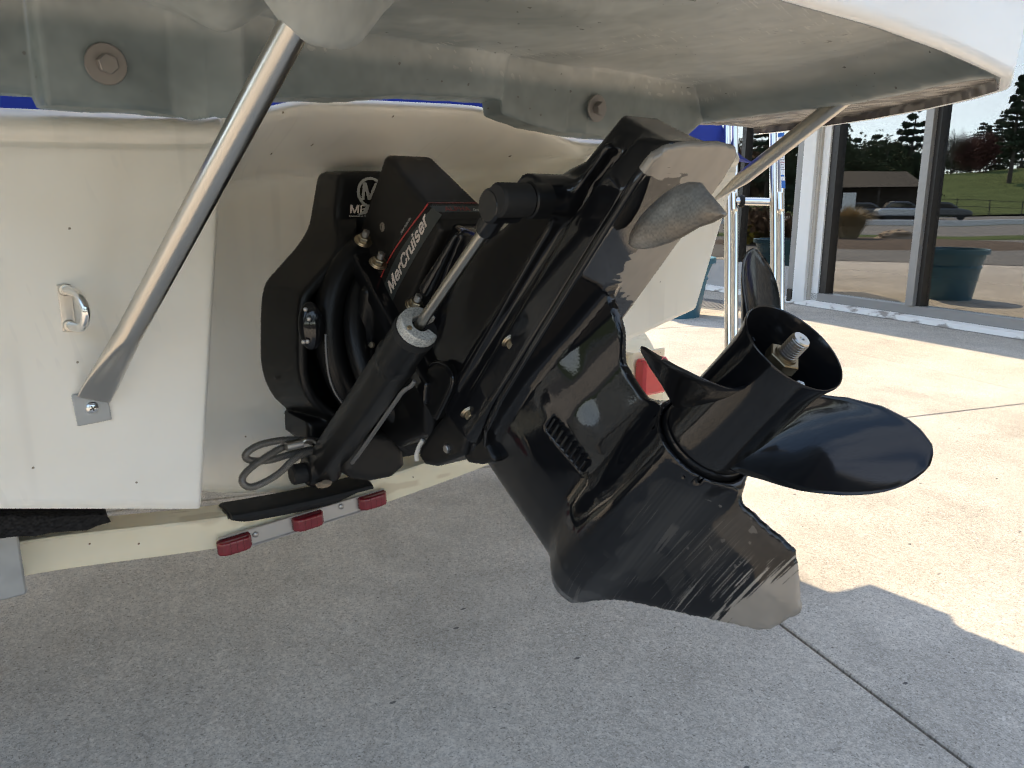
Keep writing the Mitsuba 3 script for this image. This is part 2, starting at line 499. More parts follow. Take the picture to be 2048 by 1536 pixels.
def wear_and_glare(p):
    """(bare metal plus painted plate reflection, grey scuffs) of the lower unit, both from 0 to 1."""
    v = p - HB
    s, q = dr.dot(v, AB), dr.dot(v, DB)
    edge = q - (0.163 + 0.006 * smoothstep(-0.25, -0.17, s)) + 0.16 * dr.minimum(s + 0.30, 0)
    streak = noise(q * 1000 + 90 * s, s * 26, p.x * 3) - 0.5
    streak2 = noise(q * 520 + 60 * s, s * 17, 3 + p.x * 3) - 0.5
    fine = fbm(q * 160, s * 90, 3, 3) - 0.5
    bare = smoothstep(0.0, 0.003, edge + 0.026 * streak + 0.024 * streak2 + 0.012 * fine)
    scr = smoothstep(0.72, 0.80, noise(q * 1100 + 120 * s, s * 15, 2)) * smoothstep(0.46, 0.56, fbm(s * 17, q * 40, 4, 2)) * smoothstep(0.100, 0.140, q) * (1 - smoothstep(-0.24, -0.20, s)) * smoothstep(-0.42, -0.34, s)
    chip = smoothstep(0.80, 0.83, fbm(s * 95, q * 95, 7, 2)) * smoothstep(0.02, 0.05, q) * smoothstep(0.5, 0.7, fbm(s * 11, q * 11, 3, 2))
    m = dr.maximum(dr.maximum(bare, 0.75 * scr), chip * 0.25)
    inside = 0.026 + 0.714 * (s + 0.523) - q
    low = smoothstep(0.0, 0.0015, 0.010 * (fbm(s * 120, q * 120, 13, 3) - 0.42) - inside) * smoothstep(-0.44, -0.40, s) * (1 - smoothstep(-0.27, -0.25, s))
    m = dr.maximum(m, 0.9 * low)
    # plate above the propeller: sunlit ground reflection painted pale, aft and to starboard
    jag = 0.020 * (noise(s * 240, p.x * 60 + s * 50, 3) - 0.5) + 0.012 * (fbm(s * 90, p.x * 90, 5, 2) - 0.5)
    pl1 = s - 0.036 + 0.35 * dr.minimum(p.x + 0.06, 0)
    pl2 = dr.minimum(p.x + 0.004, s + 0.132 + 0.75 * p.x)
    worn = smoothstep(0.0, 0.003, dr.maximum(pl1, pl2) + jag) * (1 - smoothstep(-0.231, -0.229, q + 0.08 * p.x))  # mask of the painted plate reflection, coloured like the bare metal
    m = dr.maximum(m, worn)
    scr2 = smoothstep(0.72, 0.80, noise(q * 760 + 50 * s, s * 8, 6)) * smoothstep(0.45, 0.6, fbm(s * 14, q * 30, 9, 2)) * smoothstep(0.0, 0.04, q) * (1 - smoothstep(0.11, 0.16, q)) * (1 - smoothstep(-0.22, -0.18, s))
    m = dr.maximum(m, 0.12 * scr2)
    zone = smoothstep(-0.02, 0.03, q) * (1 - smoothstep(0.10, 0.15, q)) * (1 - smoothstep(-0.22, -0.17, s))
    patch = smoothstep(0.47, 0.52, fbm(s * 12 + 3, q * 20, 2, 3))
    grey = zone * (0.25 + 0.75 * noise(q * 520 + 30 * s, s * 9, 5)) * patch
    nose = (1 - smoothstep(-0.50, -0.44, s)) * smoothstep(-0.07, -0.03, q) * patch
    return m, dr.minimum(1, grey + 0.8 * nose)


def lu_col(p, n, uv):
    m, g = wear_and_glare(p)
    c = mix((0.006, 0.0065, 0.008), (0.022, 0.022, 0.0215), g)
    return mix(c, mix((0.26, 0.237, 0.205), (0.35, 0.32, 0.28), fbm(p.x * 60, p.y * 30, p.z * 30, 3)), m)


def lu_rough(p, n, uv):
    m, g = wear_and_glare(p)
    return 0.055 + 0.24 * g * (1 - m) + 0.38 * m


def lu_metal(p, n, uv):
    m, g = wear_and_glare(p)
    return 0.45 * m


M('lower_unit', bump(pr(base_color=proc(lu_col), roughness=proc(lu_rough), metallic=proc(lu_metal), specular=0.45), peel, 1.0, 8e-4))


def steel_rough(p, n, uv): return 0.20 + 0.12 * noise(p.x * 25, p.y * 25, p.z * 25)


M('stainless', pr(base_color=rgb(0.62, 0.585, 0.53), metallic=1.0, roughness=proc(steel_rough), anisotropic=0.3))
M('chrome', pr(base_color=rgb(0.80, 0.79, 0.77), metallic=1.0, roughness=0.07))
M('rod_steel', pr(base_color=rgb(0.42, 0.39, 0.345), metallic=1.0, roughness=0.24))
M('bolt', pr(base_color=rgb(0.42, 0.36, 0.26), metallic=1.0, roughness=0.32))
M('bolt_grey', pr(base_color=rgb(0.42, 0.40, 0.375), metallic=0.9, roughness=0.38))


def zinc_col(p, n, uv):
    g = noise(p.x * 420, p.y * 420, p.z * 420)
    b = fbm(p.x * 22, p.y * 22, p.z * 22, 3)
    c = mix((0.15, 0.155, 0.15), (0.27, 0.27, 0.255), smoothstep(0.3, 0.7, b))
    c = mix(c, (0.27, 0.21, 0.15), 0.55 * smoothstep(0.5, 0.66, fbm(p.x * 16 + 4, p.y * 16, p.z * 16, 2)))
    return c * (0.80 + 0.40 * g)


M('zinc', pr(base_color=proc(zinc_col), roughness=0.48, specular=0.5, metallic=0.45))


def collar_col(p, n, uv):
    return mix((0.20, 0.215, 0.215), (0.60, 0.60, 0.56), noise(p.x * 520, p.y * 520, p.z * 520))


M('collar_zinc', pr(base_color=proc(collar_col), roughness=0.5, metallic=0.3))


def cream_col(p, n, uv):
    v = fbm(p.x * 8, p.y * 8, p.z * 8, 3)
    c = mix((0.71, 0.63, 0.44), (0.78, 0.71, 0.54), v)
    sp = voronoi(p.x * 28, p.z * 28)
    c = mix(c, (0.16, 0.09, 0.05), smoothstep(0.88, 0.9, sp[2]) * (1 - smoothstep(0.03, 0.07, sp[0])))
    r = smoothstep(0.62, 0.75, fbm(p.x * 14, p.y * 30, p.z * 30, 3))
    return mix(c, (0.42, 0.30, 0.16), 0.35 * r)


M('cream_paint', pr(base_color=proc(cream_col), roughness=0.35, specular=0.5, clearcoat=0.3))


def carpet_col(p, n, uv):
    return mix((0.008, 0.008, 0.008), (0.035, 0.034, 0.034), noise(p.x * 350, p.y * 350, p.z * 350))


M('carpet', bump(pr(base_color=proc(carpet_col), roughness=1.0, specular=0.05), lambda p, n, uv: 0.004 * noise(p.x * 260, p.y * 260, p.z * 260), 1.0, 1e-3))
def galv_col(p, n, uv):
    return mix((0.30, 0.31, 0.31), (0.42, 0.43, 0.42), fbm(p.x * 30, p.y * 30, p.z * 30, 3))
M('galvanised', pr(base_color=proc(galv_col), metallic=0.5, roughness=0.5))
M('bolt_dark', pr(base_color=rgb(0.25, 0.235, 0.22), metallic=0.6, roughness=0.42))
M('bronze', pr(base_color=rgb(0.24, 0.185, 0.11), metallic=0.9, roughness=0.4))
M('aluminium', pr(base_color=rgb(0.50, 0.48, 0.45), metallic=0.8, roughness=0.38))
M('red_lens', pr(base_color=rgb(0.17, 0.006, 0.012), roughness=0.10, specular=0.6, clearcoat=1.0))
M('red_lens_inner', pr(base_color=rgb(0.10, 0.004, 0.008), roughness=0.35))
M('red_bright', pr(base_color=rgb(0.50, 0.02, 0.03), roughness=0.2, clearcoat=0.8))
def braid_col(p, n, uv):
    a = 0.5 + 0.5 * dr.sin((p.x + p.y + p.z) * 1900)
    b = 0.5 + 0.5 * dr.sin((p.x - p.y - p.z) * 1700)
    return mix((0.10, 0.095, 0.085), (0.34, 0.32, 0.29), a * b)
M('braid', pr(base_color=proc(braid_col), metallic=0.5, roughness=0.45))
M('wire', pr(base_color=rgb(0.30, 0.27, 0.22), metallic=0.7, roughness=0.45))
M('wire_dark', pr(base_color=rgb(0.16, 0.16, 0.16), metallic=0.6, roughness=0.4))
M('blue_canvas', bump(two(pr(base_color=rgb(0.022, 0.045, 0.30), roughness=0.8, specular=0.3, sheen=0.3)), lambda p, n, uv: 0.02 * fbm(p.x * 5, p.y * 5, p.z * 5, 3), 1.0, 4e-3))
M('print_white', pr(base_color=rgb(0.62, 0.55, 0.50), roughness=0.4))
M('print_silver', pr(base_color=rgb(0.36, 0.36, 0.34), roughness=0.4))
M('print_red', pr(base_color=rgb(0.42, 0.035, 0.035), roughness=0.4))
M('print_dark_red', pr(base_color=rgb(0.16, 0.03, 0.025), roughness=0.4))
M('print_grey', pr(base_color=rgb(0.035, 0.042, 0.043), roughness=0.35))
M('print_black', pr(base_color=rgb(0.008, 0.008, 0.008), roughness=0.3))
M('grease', pr(base_color=rgb(0.62, 0.60, 0.55), roughness=0.6))
M('paint_white_blue', pr(base_color=rgb(0.68, 0.68, 0.66), roughness=0.4))
M('frame_grey', pr(base_color=rgb(0.27, 0.265, 0.255), roughness=0.35, metallic=0.3))
M('frame_tan', pr(base_color=rgb(0.40, 0.37, 0.32), roughness=0.5))
M('frame_dark', pr(base_color=rgb(0.016, 0.014, 0.012), roughness=0.4))
M('spandrel', pr(base_color=rgb(0.33, 0.32, 0.31), roughness=0.6))
M('stucco', pr(base_color=rgb(0.50, 0.47, 0.42), roughness=0.9))
def curb_col(p, n, uv):
    return mix((0.72, 0.71, 0.68), (0.30, 0.27, 0.24), smoothstep(0.58, 0.72, fbm(p.x * 7, p.y * 7, p.z * 12, 4)))
M('curb_paint', pr(base_color=proc(curb_col), roughness=0.8))
M('dark_room', pr(base_color=rgb(0.05, 0.045, 0.04), roughness=0.9))


def wavy(p, n, uv): return 0.0004 * noise(p.x * 1.6, p.y * 1.6, p.z * 4.0)


M('mirror_pane', {'type': 'blendbsdf', 'weight': 0.72,
                  'a': {'type': 'thindielectric', 'int_ior': 1.5},
                  'b': bump(two({'type': 'conductor', 'material': 'none', 'specular_reflectance': rgb(0.385, 0.385, 0.38)}), wavy, 1.0, 2e-2)})
M('pot_blue', pr(base_color=rgb(0.10, 0.42, 0.72), roughness=0.4))
M('pot_green', pr(base_color=rgb(0.042, 0.135, 0.19), roughness=0.4))
M('soil', pr(base_color=rgb(0.05, 0.035, 0.025), roughness=1.0))
M('mat_rib', pr(base_color=rgb(0.30, 0.30, 0.30), roughness=0.6, metallic=0.3))
M('label_white', pr(base_color=rgb(0.78, 0.78, 0.78), roughness=0.5))
M('label_blue', pr(base_color=rgb(0.03, 0.14, 0.45), roughness=0.5))
M('label_ink', pr(base_color=rgb(0.18, 0.18, 0.2), roughness=0.6))
def asphalt_col(p, n, uv):
    return mix((0.075, 0.073, 0.07), (0.12, 0.117, 0.112), fbm(p.x * 2, p.y * 2, 0, 4))
M('asphalt', pr(base_color=proc(asphalt_col), roughness=0.9))
def grass_col(p, n, uv):
    return mix((0.042, 0.060, 0.020), (0.075, 0.098, 0.035), fbm(p.x * 0.5, p.y * 0.5, 0, 4))
M('grass', pr(base_color=proc(grass_col), roughness=1.0, specular=0.1))
M('mulch', pr(base_color=rgb(0.06, 0.042, 0.03), roughness=1.0))
M('bark', pr(base_color=rgb(0.06, 0.048, 0.038), roughness=0.95))
for nm, c in dict(pine=(0.022, 0.040, 0.020), dark_leaf=(0.030, 0.045, 0.018), green_leaf=(0.055, 0.095, 0.022), red_leaf=(0.075, 0.026, 0.022), yellow_leaf=(0.30, 0.24, 0.03), brown_leaf=(0.09, 0.05, 0.025), tan_grass=(0.33, 0.26, 0.15), grey_twig=(0.10, 0.085, 0.07)).items():
    M(nm, two(pr(base_color=rgb(*c), roughness=0.8, specular=0.2)))
M('rock', pr(base_color=rgb(0.26, 0.20, 0.14), roughness=0.9))
M('rail', pr(base_color=rgb(0.62, 0.62, 0.60), roughness=0.6))
M('post_brown', pr(base_color=rgb(0.045, 0.035, 0.026), roughness=0.9))
M('car_silver', pr(base_color=rgb(0.42, 0.44, 0.46), metallic=0.5, roughness=0.25, clearcoat=1.0))
M('car_dark', pr(base_color=rgb(0.05, 0.055, 0.06), metallic=0.3, roughness=0.25, clearcoat=1.0))
M('car_glass', pr(base_color=rgb(0.01, 0.012, 0.014), roughness=0.05, specular=0.8))
M('roof_dark', pr(base_color=rgb(0.022, 0.02, 0.019), roughness=0.8))

# ------------------------------------------------------------------ ground
u_w = unit([math.sin(math.radians(18)), math.cos(math.radians(18)), 0])      # along the building
v_w = np.array([u_w[1], -u_w[0], 0])
J0 = np.array([0.84, 0.73, 0])                                                # a point on the long joint
t0 = float((np.array([1.07, 2.456, 0]) - J0) @ u_w)                           # where the cross joint lies
pav = thing('pavement', 'pale speckled concrete pavement in large slabs with dark joints', kind='structure')
base = tm([[-60, -60, -0.06], [60, -60, -0.06], [60, 60, -0.06], [-60, 60, -0.06]], [[0, 1, 2], [0, 2, 3]])
part(pav, 'joint_bed', base, 'joint', False)
GAP = 0.0045
for i in range(-4, 4):
    for j in range(-3, 4):
        x0, x1 = 3.05 * i + GAP, 3.05 * (i + 1) - GAP
        y0, y1 = t0 + 3.05 * j + GAP, t0 + 3.05 * (j + 1) - GAP
        c = [J0 + v_w * x + u_w * y for x, y in ((x0, y0), (x1, y0), (x1, y1), (x0, y1))]
        b = 0.004
        top = [J0 + v_w * x + u_w * y for x, y in ((x0 + b, y0 + b), (x1 - b, y0 + b), (x1 - b, y1 - b), (x0 + b, y1 - b))]
        v = [p * 1.0 for p in top] + [p - e_z * 0.004 for p in c] + [p - e_z * 0.06 for p in c]
        f = [[0, 1, 2], [0, 2, 3]]
        for r in (0, 4):
            for k in range(4):
                f += [[r + k, r + 4 + k, r + 4 + (k + 1) % 4], [r + k, r + 4 + (k + 1) % 4, r + (k + 1) % 4]]
        part(pav, 'slab', tm(v, f), 'concrete', False)

# ------------------------------------------------------------------ hull of the boat
boat = thing('motorboat', 'cream white motorboat stern on a trailer, seen from behind and below its swim platform', 'boat')
TR, RE = 1.20, 1.45            # y of the transom wings and of the recess the drive sits in


def port_edge(z): return -0.352 + 0.143 * (z - 1.039)
def star_edge(z): return 0.77 + (z - 0.807) * 0.39


def top_z(x):
    return smoothly(np.asarray(x, float), [-1.3, -0.61, -0.34, -0.27, -0.19, 0.0, 0.13, 0.25, 0.40, 1.2], [1.162, 1.176, 1.187, 1.200, 1.219, 1.230, 1.234, 1.218, 1.190, 1.19])


def recess_depth(x, z):
    xs = 0.245 + 0.125 * np.clip((z - 1.07) / 0.10, 0, 1) ** 1.2
    k1 = np.clip((xs + 0.06 - x) / 0.16, 0, 1)
    k1 = np.sin(k1 * np.pi / 2) ** 0.9
    k2 = np.clip((top_z(x) + 0.002 - z) / 0.12, 0, 1)
    k2 = k2 * k2 * (3 - 2 * k2)
    return TR + (RE - TR) * k1 * k2


def bottom(x):
    rec = np.interp(x, [-0.37, -0.30, -0.167, 0, 0.17, 0.30], [0.532, 0.508, 0.48, 0.445, 0.48, 0.51])
    wing = np.interp(x, [0.30, 0.36, 0.513, 0.771, 1.0], [0.51, 0.70, 0.748, 0.807, 0.85])
    return np.where(x < 0.30, rec, wing)


ZT = 1.19
rows = np.concatenate([np.linspace(0, 0.9, 60), np.linspace(0.905, 1.0, 40)])
cols = []
for o in np.concatenate([np.linspace(0.75, 0.05, 26), [0.03, 0.015, 0.008, 0.005, 0.003, 0.0012, 0.0]]):
    zb = 0.585 + 0.243 * o
    z = zb + (top_z(-0.36 - o) - zb) * rows
    y = TR + 0.008 * np.clip(1 - o / 0.008, 0, 1) ** 2
    cols.append(np.stack([port_edge(z) - o, np.full_like(z, y), z], -1))
z = 0.585 + (ZT - 0.585) * rows
cols2 = []
for t in np.linspace(0, 1, 200):
    zz = np.full_like(rows, 0.6)
    for _ in range(4):
        x = port_edge(zz) * (1 - t) + star_edge(zz) * t
        zb = bottom(x)
        zz = zb + (top_z(x) - zb) * rows
    cols2.append(np.stack([x, recess_depth(x, zz), zz], -1))


def top_round(P):
    """Rolls the upper edge forward and presses the shallow moulded line below it."""
    z = P[..., 2]
    zt = top_z(P[..., 0])
    P[..., 1] += 0.03 * np.clip((z - zt + 0.03) / 0.03, 0, 1) ** 2.2 + 0.0045 * np.exp(-((z - zt + 0.043) / 0.006) ** 2) * (P[..., 1] < TR + 0.05)
    low = np.clip(1 - (z - P[:, :1, 2]) / 0.006, 0, 1)
    P[..., 1] += 0.005 * low ** 2
    return P


A = top_round(np.array(cols))
Bq = top_round(np.array(cols2))
wall = np.stack([A[-1], np.stack([Bq[0][:, 0], Bq[0][:, 1], Bq[0][:, 2]], -1)])
part(boat, 'transom_panel', grid_mesh(A), 'gelcoat', True, 'flat cream transom wing carrying the strut foot and the ring')
part(boat, 'drive_recess', cat_(grid_mesh(Bq), grid_mesh(wall)), 'gelcoat', 40, 'recessed cream transom pocket round the drive')
# the body of the hull: blocks beside the recess and the shell going forward
def section(y, k, lift):
    return [np.array([x * k, y, z + lift]) for x, z in ((-1.10, 1.175), (-1.0, 0.735), (0, 0.45), (0.98, 0.735), (1.10, 1.175))]


st = [section(1.47, 1.0, 0), section(3.0, 1.04, 0.0), section(4.5, 0.85, 0.1), section(5.6, 0.4, 0.3), section(6.1, 0.03, 0.6)]
v = np.array(st).reshape(-1, 3)
v[5 * 0 + 4, 0] = 0.94
f = []
for i in range(4):
    for j in range(5):
        a0, a1 = i * 5 + j, i * 5 + (j + 1) % 5
        f += [[a0, a1, a1 + 5], [a0, a1 + 5, a0 + 5]]
f += [[0, 2, 1], [0, 3, 2], [0, 4, 3]]
part(boat, 'hull_shell', tm(v, f), 'gelcoat', 25)
pb = flat([(-1.02, 0.735), (-0.425, 0.588), (-0.37, 0.97), (-0.35, 1.155), (-1.10, 1.155)], 0, 0.26)
pb.vertices = np.stack([pb.vertices[:, 0], 1.212 + pb.vertices[:, 2], pb.vertices[:, 1]], -1)
sb = flat([(0.44, 1.18), (0.44, 0.74), (0.513, 0.752), (0.76, 0.812), (0.90, 1.18)], 0, 0.26)
sb.vertices = np.stack([sb.vertices[:, 0], 1.206 + sb.vertices[:, 2], sb.vertices[:, 1]], -1)
part(boat, 'quarter', pb, 'gelcoat', False)
part(boat, 'quarter', sb, 'gelcoat', False)

# ------------------------------------------------------------------ swim platform (underside as moulded relief)
lipx = np.interp
LY = [0.40, 0.47, 0.53, 0.62, 0.73, 0.81, 0.92, 1.04, 1.12, 1.19, 1.25]
LX = [0.60, 0.58, 0.57, 0.605, 0.66, 0.69, 0.70, 0.71, 0.73, 0.74, 0.75]
gx = np.concatenate([np.arange(-0.95, -0.62, 0.03), np.arange(-0.62, 0.984, 0.0045)])
gy = np.concatenate([np.linspace(0, 0.12, 24)[:-1], np.linspace(0.12, 0.82, 70)[:-1], np.linspace(0.82, 1.0, 50)])


def plat_edge(x):
    """y of the aft edge; rounded starboard corner."""
    return 0.432 + np.interp(x, [-1, 0.07, 0.26, 0.42, 0.52, 0.65, 0.72, 0.80, 0.88, 0.95, 0.985], [0, 0, 0.015, 0.035, 0.05, 0.10, 0.17, 0.28, 0.42, 0.60, 0.765])


gye = plat_edge(gx)
PX = np.repeat(gx[:, None], len(gy), 1)
PY = gye[:, None] + (1.215 - gye[:, None]) * gy[None, :]
lip = np.interp(PY, LY, LX)
Zu = np.full_like(PX, 1.308)
# sloping inner skirt to starboard, its lip, and the rough band beyond
Zu -= 0.071 * sstep(lip - 0.085, lip - 0.006, PX)
Zu += 0.006 * sstep(lip + 0.002, lip + 0.012, PX)
# aft rim
ed = PY - plat_edge(PX)
Zu = np.where(PX < lip - 0.02, np.minimum(Zu, 1.308 - 0.078 * (1 - sstep(0.010, 0.022, ed))), Zu)
# mounting flange along the transom
fl = np.interp(PX, [-0.95, -0.575, -0.57, -0.44, -0.40, -0.375, -0.33, -0.29, -0.16, -0.05, 0.10, 0.145, 0.15, 0.22, 0.30, 0.40, 0.52, 0.66, 0.72, 1.0],
               [1.19, 1.19, 1.176, 1.176, 1.176, 1.188, 1.180, 1.206, 1.215, 1.230, 1.236, 1.236, 1.214, 1.200, 1.192, 1.188, 1.19, 1.197, 1.235, 1.25])
y0 = np.interp(PX, [-0.95, -0.575, -0.57, -0.42, -0.385, -0.34, -0.28, 0.14, 0.15, 0.30, 0.34, 0.45, 0.52, 0.66, 1.0], [1.185, 1.185, 1.15, 1.15, 1.12, 1.10, 1.15, 1.15, 1.165, 1.16, 1.145, 1.145, 1.16, 1.17, 1.18])
Zu = np.minimum(Zu, np.where(PY > y0 - 0.035, 1.308 + (fl - 1.308) * sstep(y0 - 0.026, y0, PY), 9))
# boss over the port strut and the swelling rib that runs aft from it
Zu -= 0.088 * np.exp(-(((PX + 0.358) / 0.068) ** 2 + ((PY - 0.805) / 0.062) ** 2) ** 1.5)
rib = np.abs(PX + 0.30 - 0.62 * (0.80 - PY))
Zu -= 0.036 * np.exp(-(rib / 0.075) ** 2) * (PY < 0.83) * (1 - sstep(0.74, 0.84, PY)) * sstep(0.50, 0.66, PY)
# bulge towards the flange left of the strut
Zu -= 0.045 * np.exp(-(((PX + 0.385) / 0.05) ** 2 + ((PY - 1.02) / 0.10) ** 2))
Q = np.stack([PX, PY, PX], -1)
Zu += 0.006 * (meshkit.fbm(Q * 7, 3, 2) - 0.5) + 0.003 * (meshkit.fbm(Q * 31, 2, 4) - 0.5)
PYc = PY
Zu = np.where(ed < 0.010, 1.2285 + 0.3 * np.maximum(0.0, ed - 0.004), Zu)
Zu[-1, :] = np.minimum(Zu[-1, :], 1.2295)
platform = boat + '__swim_platform'
under = grid_mesh(np.stack([PX, PYc, Zu], -1), flip=True)
part(boat, 'swim_platform', under, 'raw_gel', True, 'grey raw fibreglass underside of the swim platform')
# its white rim: aft edge and rounded corner, then the starboard side, with a small radius at the lower edge
ex_ = np.concatenate([np.linspace(-0.95, 0.5, 40), np.linspace(0.51, 0.985, 50)])
edge = np.stack([ex_, plat_edge(ex_)], -1)
edge = np.vstack([edge, [[0.99, 1.3], [0.99, 1.215]][1:]])
tn = np.gradient(edge, axis=0)
nn = np.stack([tn[:, 1], -tn[:, 0]], -1)
nn /= np.linalg.norm(nn, axis=1, keepdims=True)
rimP = []
for off, zz in ((-0.004, 1.2285), (0.002, 1.2275), (0.007, 1.229), (0.011, 1.234), (0.0125, 1.24), (0.016, 1.29), (0.016, 1.335), (0.010, 1.347), (-0.005, 1.352), (-0.03, 1.353)):
    rimP.append(np.column_stack([edge + nn * off, np.full(len(edge), zz)]))
part(platform, 'rim', grid_mesh(np.array(rimP)), 'white_gel', True, 'glossy white rim of the swim platform')
deck = Polygon(np.vstack([edge - nn * 0.028, [[-0.95, 1.215]]]))
part(platform, 'deck', flat(deck, 1.340, 1.352), 'white_gel', False)
# white corner chip at the flange, and the two mounting bolts
part(platform, 'corner_filler', tm([atY(962, 178, 1.19), atY(1003, 181, 1.19), atY(965, 197, 1.19), atY(962, 178, 1.215), atY(1003, 181, 1.215), atY(965, 197, 1.215)], [[0, 2, 1], [3, 4, 5], [0, 1, 4], [0, 4, 3], [1, 2, 5], [1, 5, 4], [2, 0, 3], [2, 3, 5]]), 'white_gel', False)
for (bx, by), yy, r in (((213, 128), 1.128, 0.0098), ((1196, 217), 1.122, 0.0098)):
    c = atY(bx, by, yy)
    n = unit([0.05, -1, -0.10])
    w = lathe([(0, 0), (0.0245, 0), (0.025, 0.0012), (0.024, 0.003), (0, 0.003)], c - n * 0.004, n, 40)
    b = part(platform, 'bolt', cat_(hexa(c - n * 0.001, n, 0.0125, 0.013, (0.3, 0, 1)), w), 'bolt_dark', 35)


# struts: stainless tube flattened into a foot
def strut(top, foot, face_n, r=0.0165):
    top, foot = np.asarray(top, float), np.asarray(foot, float)
    ax_ = unit(foot - top)
    L = np.linalg.norm(foot - top)
    wide = unit(np.cross(face_n, ax_))
    thin = np.cross(ax_, wide)
    ts = np.concatenate([np.linspace(-0.028, L - 0.16, 14), np.linspace(L - 0.15, L, 22)])
    rings = []
    for t in ts:
        k = sstep(L - 0.15, L - 0.01, t)
        a, b = r * (1 + 0.30 * k), r * (1 - 0.86 * k)
        ang = np.arange(40) * 2 * np.pi / 40
        kk = 1 + 1.0 * k
        ca, sa = np.cos(ang), np.sin(ang)
        ca, sa = np.sign(ca) * np.abs(ca) ** (1 / kk), np.sign(sa) * np.abs(sa) ** (1 / kk)
        c = top + ax_ * t
        dent = -0.35 * b * np.exp(-(ca / 0.4) ** 2) * (sa > 0) * np.sin(np.pi * np.clip((t - L + 0.13) / 0.12, 0, 1))
        rings.append(c + wide * (a * ca)[:, None] + thin * ((b * sa) + dent)[:, None])
    m = np.array(rings)
    m = np.concatenate([m, m[:, :1]], 1)
    return grid_mesh(m, flip=True)


topP = np.array([-0.383, 0.815, 1.232])
footP = atY(187, 797, 1.197) + np.array([0, -0.004, 0])
sp_ = part(boat, 'platform_strut', strut(topP, footP, [0, -1, 0]), 'stainless', 40, 'port stainless strut with flattened foot on the cream panel')
c = atY(183, 814, 1.2)
tab = obox(c + np.array([0, -0.003, 0]), unit([1, 0, 0.06]), [0, 1, 0], unit([-0.06, 0, 1]), (0.044, 0.004, 0.046), 0.0012)
part(sp_, 'foot_plate', tab, 'galvanised', 20)
sn = np.array([0, -1, 0])
scr = lathe([(0, 0), (0.0088, 0), (0.0083, 0.0022), (0.0062, 0.0040), (0.003, 0.0049), (0, 0.005)], c + np.array([0, -0.005, 0.0]), sn, 30)
part(sp_, 'screw', scr, 'chrome', 40)
for ang in (0.4, 0.4 + math.pi / 2):
    e1 = np.array([math.cos(ang), 0, math.sin(ang)])
    e2 = np.array([-math.sin(ang), 0, math.cos(ang)])
    part(sp_, 'screw_slot', obox(c + np.array([0, -0.0096, 0]), e1, [0, 1, 0], e2, (0.0078, 0.0012, 0.0018)), 'print_black', False)
st_top = np.array([0.70, 0.83, 1.245])
st_foot = atY(1415, 412, 1.19)
part(boat, 'platform_strut', strut(st_top, st_foot, [0, -1, 0]), 'stainless', 40, 'starboard stainless strut running down behind the drive')

# ring on the transom
eye = boat + '__stern_eye'
E0, E1 = atY(131, 589, 1.2), atY(135, 641, 1.2)
cc = (E0 + E1) / 2
pl_ = plate([(-0.0085, -0.032), (0.0085, -0.032), (0.0085, 0.032), (-0.0085, 0.032)], 0, 0.0035, 0.0012, 0.0016, None)
M4 = np.eye(4)
M4[:3, 0], M4[:3, 1], M4[:3, 2], M4[:3, 3] = [1, 0, 0], [0, 0, 1], [0, -1, 0], cc + [0, -0.0002, 0]
pl_.apply_transform(M4)
part(boat, 'stern_eye', pl_, 'stainless', 30, 'small stainless ring on the cream panel left of the strut')
h_ = np.array([0.0, 0, 0.0245])
U = spline([cc + h_ + [0, 0.004, 0], cc + h_ + [0.003, -0.022, 0], cc + h_ * 0.93 + [0.008, -0.044, 0], cc + h_ * 0.55 + [0.011, -0.060, 0], cc + [0.012, -0.065, 0], cc - h_ * 0.55 + [0.011, -0.060, 0], cc - h_ * 0.93 + [0.008, -0.044, 0], cc - h_ + [0.003, -0.022, 0], cc - h_ + [0, 0.004, 0]], 8)
part(eye, 'ring', tube(U, 0.0058, 18), 'chrome', True)
for s_ in (1, -1):
    part(eye, 'nut', lathe([(0, 0.003), (0.0082, 0.003), (0.0082, 0.006), (0.007, 0.008), (0, 0.008)], cc + h_ * s_, [0, -1, 0], 24), 'stainless', 40)

# ------------------------------------------------------------------ stern drive
drv = thing('stern_drive', 'glossy black stern drive tilted up on the transom, three bladed propeller pointing at the viewer', 'boat engine')
nm_ = np.linalg.norm

# -- lower unit: bullet, leg, skeg and anti-ventilation plate in one casting
BUL = [(-0.556, 0.0), (-0.553, 0.014), (-0.540, 0.028), (-0.515, 0.041), (-0.47, 0.052), (-0.40, 0.059), (-0.30, 0.0625), (-0.20, 0.0645), (-0.176, 0.0655), (-0.168, 0.0655)]
BULP = np.array(BUL + [(s, -r) for s, r in BUL[::-1][:-1]])
SKEG = np.array([(-0.50, 0.0), (-0.523, 0.026), (-0.40, 0.113), (-0.268, 0.208), (-0.255, 0.2135), (-0.205, 0.2165), (-0.198, 0.212), (-0.158, 0.162), (-0.163, 0.140), (-0.180, 0.085), (-0.176, 0.066), (-0.168, 0.05), (-0.2, 0.0)])
TE_Q, TE_S = [-0.26, -0.231, -0.184, -0.147, -0.099, -0.076, 0.0], [-0.147, -0.153, -0.171, -0.203, -0.205, -0.193, -0.175]
VP = np.array([(-0.50, -0.045), (-0.44, -0.072), (-0.36, -0.083), (-0.10, -0.0855), (0.03, -0.0855), (0.064, -0.080), (0.075, -0.066), (0.080, -0.03), (0.080, 0.03), (0.075, 0.066), (0.064, 0.080), (0.03, 0.0855), (-0.10, 0.0855), (-0.36, 0.083), (-0.44, 0.072), (-0.50, 0.045)])
PQ = -0.242
Gr = SQ([(1103, 832), (1172, 928), (1158, 946), (1088, 858)], -0.045)
GrP = np.array(Gr)


